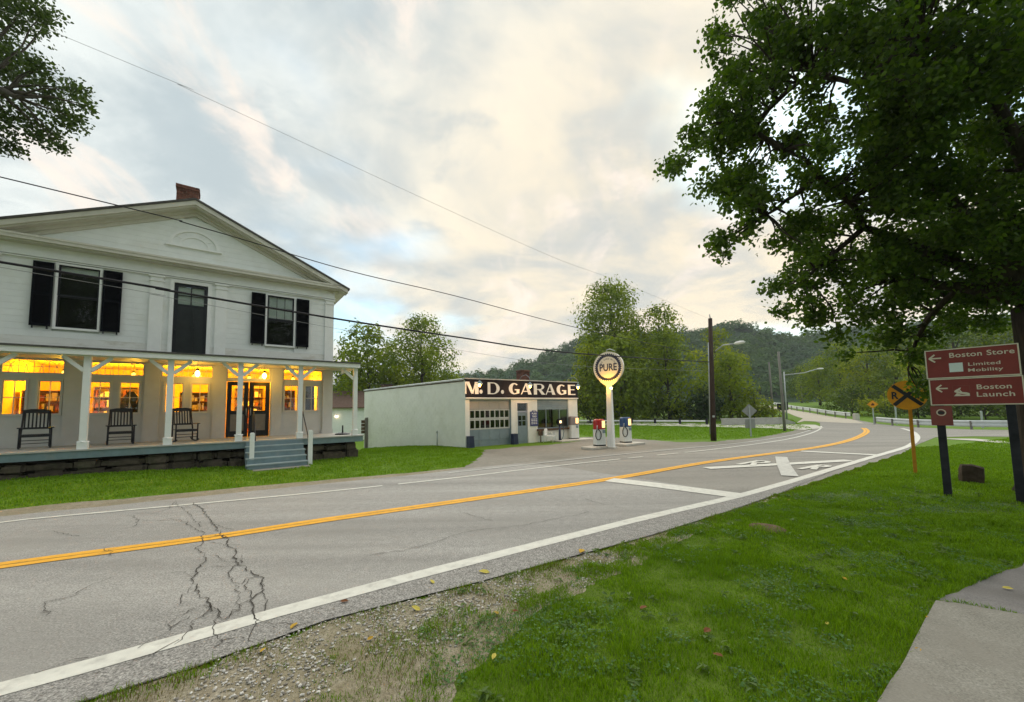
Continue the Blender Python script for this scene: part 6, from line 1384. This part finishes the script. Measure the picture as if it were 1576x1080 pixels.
for i, (px, top, w, lm, dep) in enumerate(((885, 600, 80, 'deep', 48), (930, 600, 84, 'deep', 48), (975, 592, 90, 'mid', 48), (1020, 600, 84, 'deep', 48), (1055, 602, 76, 'deep', 48), (1125, 605, 74, 'mid', 47), (1180, 622, 44, 'yel', 46))):
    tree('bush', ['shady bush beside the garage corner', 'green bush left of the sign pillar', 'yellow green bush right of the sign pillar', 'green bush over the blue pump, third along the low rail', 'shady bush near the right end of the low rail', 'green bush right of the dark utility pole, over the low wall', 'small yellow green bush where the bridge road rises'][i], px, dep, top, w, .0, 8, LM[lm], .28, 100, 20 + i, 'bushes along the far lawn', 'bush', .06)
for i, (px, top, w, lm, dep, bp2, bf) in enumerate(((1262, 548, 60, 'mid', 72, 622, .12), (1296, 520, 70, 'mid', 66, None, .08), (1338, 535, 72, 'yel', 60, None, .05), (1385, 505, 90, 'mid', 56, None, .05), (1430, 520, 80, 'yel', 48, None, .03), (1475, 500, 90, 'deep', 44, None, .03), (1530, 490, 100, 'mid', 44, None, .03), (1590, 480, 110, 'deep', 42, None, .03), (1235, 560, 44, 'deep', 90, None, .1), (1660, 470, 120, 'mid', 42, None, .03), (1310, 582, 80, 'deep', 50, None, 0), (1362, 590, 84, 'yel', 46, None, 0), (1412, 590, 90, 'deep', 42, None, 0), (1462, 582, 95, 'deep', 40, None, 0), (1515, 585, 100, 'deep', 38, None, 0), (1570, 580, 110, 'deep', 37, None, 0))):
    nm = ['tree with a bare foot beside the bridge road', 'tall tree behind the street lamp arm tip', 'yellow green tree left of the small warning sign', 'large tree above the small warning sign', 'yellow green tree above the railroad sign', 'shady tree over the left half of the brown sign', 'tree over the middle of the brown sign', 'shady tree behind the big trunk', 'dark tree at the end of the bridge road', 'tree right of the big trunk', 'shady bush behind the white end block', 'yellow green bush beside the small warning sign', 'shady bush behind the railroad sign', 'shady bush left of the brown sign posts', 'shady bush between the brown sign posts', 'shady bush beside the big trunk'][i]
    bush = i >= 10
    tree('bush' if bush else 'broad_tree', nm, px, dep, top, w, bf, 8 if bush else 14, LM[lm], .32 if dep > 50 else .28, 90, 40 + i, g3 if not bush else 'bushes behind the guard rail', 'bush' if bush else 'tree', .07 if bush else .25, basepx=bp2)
# --- woods on the hill: one canopy
HV = np.array(hv).reshape(len(ridge_px), W_, 3); cps, outs, szs = [], [], []
for i in range(len(ridge_px) - 1):
    wid = np.linalg.norm(HV[i, NS - 1] - HV[i + 1, NS - 1]); npx = abs(ridge_px[i + 1][0] - ridge_px[i][0])
    dn = 2.6 if 600 < ridge_px[i][0] < 1500 else .5
    for _ in range(int(npx * dn / 2)):
        u, t = rs.uniform(0, 1), rs.uniform(.05, 1.0) ** .7; k = t * (NS - 1); k0 = int(min(k, NS - 2)); fk = k - k0
        a = HV[i, k0] * (1 - fk) + HV[i, k0 + 1] * fk; b = HV[i + 1, k0] * (1 - fk) + HV[i + 1, k0 + 1] * fk; c = a * (1 - u) + b * u
        r = rs.uniform(2.4, 4.4); n_ = 150; d = rand_dirs(n_); d[:, 2] = np.abs(d[:, 2]) * 1.0 - .15
        ph = rs.uniform(0, 6, 3); lump = 1 + .22 * (np.sin(d[:, 0] * 5 + ph[0]) + np.sin(d[:, 1] * 5 + ph[1]))
        cps.append(c + np.array([0, 0, rs.uniform(-.5, 1.6)]) + d * (r * lump * rs.uniform(.82, 1.05, n_))[:, None]); outs.append(d); szs.append(np.full(n_, r * .30) * rs.uniform(.7, 1.3, n_))
P = np.concatenate(cps); O = np.concatenate(outs)
link('woodland', leaf_mesh('woodland', P, np.concatenate(szs), O, simple=True, aspect=.9), LM['hill'], None, 'stuff')

# ================================================================== AIR
hz = bpy.data.materials.new('air'); hz.use_nodes = True; hn_ = hz.node_tree.nodes; hn_.remove(hn_['Principled BSDF'])
pv = hn_.new('ShaderNodeVolumePrincipled'); pv.inputs['Color'].default_value = (.86, .92, .96, 1); pv.inputs['Density'].default_value = .0004; pv.inputs['Anisotropy'].default_value = .2
hz.node_tree.links.new(pv.outputs[0], hn_['Material Output'].inputs['Volume'])
MB().box(-720, 720, -320, 720, -5, 95).build('haze', hz, None, 'stuff')

# ================================================================== GRASS, LITTER, PEBBLES
def inside(poly):
    xs_ = np.array([p[0] for p in poly]); ys_ = np.array([p[1] for p in poly])
    def f(P_):
        c = np.zeros(len(P_), bool); j = len(xs_) - 1
        for i in range(len(xs_)):
            cond = ((ys_[i] > P_[:, 1]) != (ys_[j] > P_[:, 1])) & (P_[:, 0] < (xs_[j] - xs_[i]) * (P_[:, 1] - ys_[i]) / (ys_[j] - ys_[i] + 1e-12) + xs_[i]); c ^= cond; j = i
        return c
    return f
def vnoise(P_, s, seed): return np.array([noise.noise(Vector((x * s, y * s, seed))) for x, y in P_])
in_road = inside([tuple(p) for p in road_poly]); in_slab = inside([tuple(p) for p in slab]); in_sh = inside([tuple(p) for p in shoulder])
in_path = inside([tuple(G(*p).to_2d()) for p in [(1443, 928), (1478, 931.5), (1576, 948), (1700, 968), (1700, 850), (1576, 868), (1540, 884), (1500, 902), (1470, 912)]])
def blades(P_, h, w, lean=.45):
    n = len(P_); a = rs.uniform(0, 2 * math.pi, n); d = np.stack([np.cos(a), np.sin(a), np.zeros(n)], 1); ln = rs.uniform(.1, 1, n)[:, None] * lean * h[:, None]; b = rs.uniform(0, 2 * math.pi, n); ld = np.stack([np.cos(b), np.sin(b), np.zeros(n)], 1)
    base = np.stack([P_[:, 0], P_[:, 1], np.array([T(x, y) for x, y in P_])], 1); up = np.array([0, 0, 1.0])
    W2 = (w / 2)[:, None]; H_ = h[:, None]
    v = np.stack([base - d * W2, base + d * W2, base + d * W2 * .8 + ld * ln * .35 + up * H_ * .6, base - d * W2 * .8 + ld * ln * .35 + up * H_ * .6, base + ld * ln + up * H_ * .95], 1)
    return v
M['grass'] = leafmat('grass_blades', (.072, .16, .003), (.225, .38, .010), .38, .5, (1.4, 1.4, .4), (.13, .25, .008), .7)
M['drygrass'] = leafmat('dry_grass_blades', (.10, .105, .02), (.24, .20, .06), .3, .6, (1.2, 1.1, .7), (.13, .16, .02), 1.5)
def field(name, poly, dens, hmin, hmax, w, reject, m, patch=None, sparse=None):
    """blades scattered over a polygon, dens per square metre"""
    xs_ = [p[0] for p in poly]; ys_ = [p[1] for p in poly]; f = inside(poly); n = int(dens * (max(xs_) - min(xs_)) * (max(ys_) - min(ys_)))
    P_ = np.stack([rs.uniform(min(xs_), max(xs_), n), rs.uniform(min(ys_), max(ys_), n)], 1); keep = f(P_)
    for r_ in reject: keep &= ~r_(P_)
    P_ = P_[keep]
    if patch is not None: nn = vnoise(P_, 1.7, 3) + .6 * vnoise(P_, 5.1, 8) + .25 * rs.normal(size=len(P_)); P_ = P_[nn > patch]
    if sparse is not None: P_ = P_[rs.uniform(size=len(P_)) < sparse(P_)]
    d = np.hypot(P_[:, 0], P_[:, 1]); hn = np.clip(.85 + 1.1 * vnoise(P_, 1.6, 12) + .7 * vnoise(P_, 5.5, 31), .35, 1.9)
    h = rs.uniform(hmin, hmax, len(P_)) * hn; v = blades(P_, h, np.maximum(w * rs.uniform(.7, 1.3, len(P_)), d * .0011), .75); b = np.arange(len(P_))[:, None] * 5
    q1 = b + np.array([[0, 1, 2, 3]]); t1 = b + np.array([[3, 2, 4]])
    me = bpy.data.meshes.new(name); V = v.reshape(-1, 3).astype(np.float32); nb = len(P_)
    me.vertices.add(len(V)); me.vertices.foreach_set('co', V.ravel()); me.loops.add(nb * 7); li = np.concatenate([q1.ravel(), t1.ravel()]).astype(np.int32); me.loops.foreach_set('vertex_index', li)
    me.polygons.add(nb * 2); me.polygons.foreach_set('loop_start', np.concatenate([np.arange(nb) * 4, nb * 4 + np.arange(nb) * 3]).astype(np.int32)); me.polygons.foreach_set('loop_total', np.concatenate([np.full(nb, 4), np.full(nb, 3)]).astype(np.int32)); me.update(calc_edges=True)
    return link(name, me, m, None, 'stuff')
rj = [in_road, in_slab, in_path]
VE = np.array([tuple(G(*p).to_2d()) for p in [(1130, 792), (1060, 818), (1010, 842), (950, 872), (900, 905), (830, 930), (780, 965), (740, 1000), (700, 1040), (660, 1090), (640, 1150)]])
VE = np.array([tuple(p) for p in densify(VE, .05, 0, 0, False)])
def verge_dist(P_):     # signed-ish distance from the ragged lawn edge
    d = np.min(np.hypot(P_[:, None, 0] - VE[None, :, 0], P_[:, None, 1] - VE[None, :, 1]), 1); return d
def fade_in(P_):        # lawn thins towards the gravel
    d = np.where(in_sh(P_), -verge_dist(P_), verge_dist(P_)); return np.clip(.75 + (d + .12 + .5 * vnoise(P_, 2.2, 5) + .35 * vnoise(P_, 6, 9)) * 2.4, 0.0, 1)
field('lawn_grass', [(-1.6, 1.2), (9, 1.2), (9, 5.5), (5, 7.6), (-1.2, 3.4)], 7000, .026, .066, .0046, rj, M['grass'], None, fade_in)
field('lawn_grass', [(5, 7.6), (9, 5.5), (9, 4.4), (16, 9), (17.5, 16), (14, 15.5)], 1900, .03, .06, .006, rj, M['grass'])
field('lawn_grass', [(9, 4.4), (30, 9), (30, 22), (17.5, 16), (16, 9)], 420, .03, .06, .012, rj, M['grass'])
lawn2 = [tuple(p) for p in [HW(-14, -5.6, 0).to_2d(), HW(-3, -5.2, 0).to_2d(), G(715, 724).to_2d(), G(735, 715).to_2d(), G(745, 693).to_2d(), GW(-.1, -.1, 0).to_2d(), GW(-1.4, 10, 0).to_2d(), HW(3, 9, 0).to_2d(), HW(.5, 2, 0).to_2d(), HW(.1, .2, 0).to_2d(), HW(-10.6, .3, 0).to_2d(), HW(-14, .3, 0).to_2d()]]
in_sh2 = inside([tuple(p) for p in ([far_edge[0] + Vector((-.55, .835)) * .9] + P2([(0, 785), (70, 777), (160, 770), (300, 757), (430, 745), (545, 735), (640, 727), (715, 719)]) + list(reversed(far_edge[:6])))])
in_fore = inside([tuple(G(*p).to_2d()) for p in [(700, 727), (728, 712), (742, 700), (745, 693), (790, 688), (850, 684), (893, 679), (893, 673), (930, 672), (985, 676), (1050, 681), (1100, 679.5), (1165, 674), (1215, 664), (1235, 660), (1262, 665), (1000, 720)]])
in_step = inside([tuple(HW(x, y, 0).to_2d()) for x, y in ((-3.8, -.0), (-1.9, 0), (-1.9, -1.64), (-3.6, -1.64))])
field('lawn_grass', lawn2, 640, .03, .07, .010, [in_road, in_sh2, in_fore, in_step], M['grass'])
field('lawn_grass', [(5, 22.5), (9, 21), (12, 21), (20, 26), (22, 29), (30, 42), (6, 46), (4, 30)], 150, .04, .07, .02, [in_road, in_fore], M['grass'])
vp = [(-3.6, 1.6), (1.6, 1.2), (1.6, 3), (5.8, 7.5), (5.4, 8.4), (-3.6, 2.6)]
not_sh = lambda P_: ~in_sh(P_)
field('verge_grass', vp, 4200, .010, .036, .0032, [in_road, not_sh], M['drygrass'], -.3)
field('verge_grass', vp, 3600, .015, .045, .004, [in_road, not_sh], M['grass'], .08)
def edge_strip(P_):
    E_ = np.array([tuple(p) for p in densify(near_edge[1:], .2, 0, 0, False)]); d = np.min(np.hypot(P_[:, None, 0] - E_[None, :, 0], P_[:, None, 1] - E_[None, :, 1]), 1); return np.clip(1.15 - d / .22 + .9 * vnoise(P_, 2.5, 40), 0, 1)
field('verge_grass', [(-3, 2.2), (.2, 3.2), (5.6, 7.2), (13.5, 12.5), (13.8, 14.2), (3.5, 7.2), (-3, 2.9)], 2600, .015, .06, .005, [in_road], M['grass'], None, edge_strip)
field('verge_grass', [(-3, 2.2), (.2, 3.2), (5.6, 7.2), (13.5, 12.5), (13.8, 14.2), (3.5, 7.2), (-3, 2.9)], 2600, .012, .05, .005, [in_road], M['drygrass'], None, edge_strip)
# clover and broad weeds in the near lawn
def clover(n):
    P_ = np.stack([rs.uniform(-.8, 8.5, n), rs.uniform(1.3, 8, n)], 1); P_ = P_[~in_road(P_) & ~in_slab(P_) & ~in_path(P_)]; P_ = P_[(vnoise(P_, 1.1, 50) + .7 * vnoise(P_, 3.7, 51)) > .10]; P_ = P_[rs.uniform(size=len(P_)) < fade_in(P_)]
    q_ = np.stack([P_[:, 0], P_[:, 1], rs.uniform(.012, .045, len(P_))], 1); up = np.tile([0, 0, 1.0], (len(P_), 1))
    M['clover'] = leafmat('clover_leaves', (.035, .10, .016), (.10, .22, .05), .3, .5, (1.3, 1.4, .5)); link('lawn_clover', leaf_mesh('lawn_clover', q_, rs.uniform(.012, .030, len(q_)), up * 1.2, .2, .2, True, .9), M['clover'], None, 'stuff')
clover(90000)
def weeds(n):
    C_ = np.stack([rs.uniform(-.6, 9, n), rs.uniform(1.4, 8.5, n)], 1); C_ = C_[~in_road(C_) & ~in_slab(C_) & ~in_path(C_)]; P_ = []; S_ = []
    for x, y in C_:
        k = rs.randint(5, 12); a = rs.uniform(0, 6.28, k); r = rs.uniform(.005, .05, k); P_.append(np.stack([x + np.cos(a) * r, y + np.sin(a) * r, T(x, y) + rs.uniform(.015, .05, k)], 1)); S_.append(rs.uniform(.03, .075, k))
    P_ = np.concatenate(P_); M['weed'] = leafmat('weed_leaves', (.06, .12, .02), (.14, .22, .05), .3, .5); link('lawn_weeds', leaf_mesh('lawn_weeds', P_, np.concatenate(S_), np.tile([0, 0, .9], (len(P_), 1)), .1, .3, False, .4), M['weed'], None, 'stuff')
weeds(420)
# loose stones of the verge
def pebbles(n):
    base = MB().lathe([(.0, -.5), (.42, -.3), (.5, .0), (.38, .32), (.0, .5)], k=6); bv = np.array(base.v); V, Fc = [], []; cnt = 0; xs_ = [p[0] for p in shoulder]; ys_ = [p[1] for p in shoulder]
    P_ = np.stack([rs.uniform(-2.8, 2.0, n), rs.uniform(1.6, 5.0, n)], 1); P_ = P_[inside([tuple(p) for p in shoulder])(P_) & ~in_road(P_)]; nn = vnoise(P_, 1.3, 21) + .4 * vnoise(P_, 5, 2); P_ = P_[nn > -.12]
    nb = len(bv); fs = [f for f in base.f if len(f) == 4]
    for i, (x, y) in enumerate(P_):
        s = .005 + .019 * rs.uniform() ** 2.2; a = rs.uniform(0, 6.28); c_, s_ = math.cos(a), math.sin(a); sc_ = np.array([s * rs.uniform(.8, 1.6), s, s * rs.uniform(.5, .9)]); q_ = bv * sc_ * (1 + .18 * rs.normal(size=(nb, 1)))
        V.append(np.stack([q_[:, 0] * c_ - q_[:, 1] * s_ + x, q_[:, 0] * s_ + q_[:, 1] * c_ + y, q_[:, 2] + .008 + sc_[2] * .25], 1)); Fc.append(np.array(fs) + i * nb)
    M['pebble'] = leafmat('pebbles', (.22, .20, .17), (.75, .73, .68), .0, .8); link('verge_gravel', np_mesh('verge_gravel', np.concatenate(V), np.concatenate(Fc)), M['pebble'], None, 'stuff')
pebbles(26000)
# fallen leaves and clover flowers
lpx = [(405, 1000), (452, 963), (530, 925), (665, 895), (745, 880), (764, 943), (793, 940), (640, 936), (895, 848), (570, 982), (1105, 1008), (1273, 959), (1428, 951), (1413, 1000), (1088, 970), (760, 1010), (1213, 770), (1300, 890), (990, 935), (1551, 905)]
lcol = [(.50, .30, .02), (.42, .26, .03), (.16, .06, .02), (.50, .42, .08)]; lms = [mat('fallen_leaf_colour', c, .7, .2, 20, .2) for c in lcol]
for i, (px, py) in enumerate(lpx):
    p = G(px, py, .03); s = rnd.uniform(.025, .05) * (1 if py > 880 else 1.4); pts = [(-1, 0, 0), (-.45, -.5, .12), (.35, -.45, .2), (1, 0, .1), (.35, .45, .25), (-.45, .5, .1)]
    o = MB().add([(x * s, y * s, z * s) for x, y, z in pts], [(0, 1, 2, 3), (0, 3, 4, 5)]).build('fallen_leaf', lms[i % 4 if py > 880 else rnd.choice([0, 3])]); o.location = p; o.rotation_euler = (rnd.uniform(-.3, .3), rnd.uniform(-.3, .3), rnd.uniform(0, 6)); tag(o, 'small fallen leaf lying on the near ground', 'leaf', 'fallen leaves on verge and lawn')
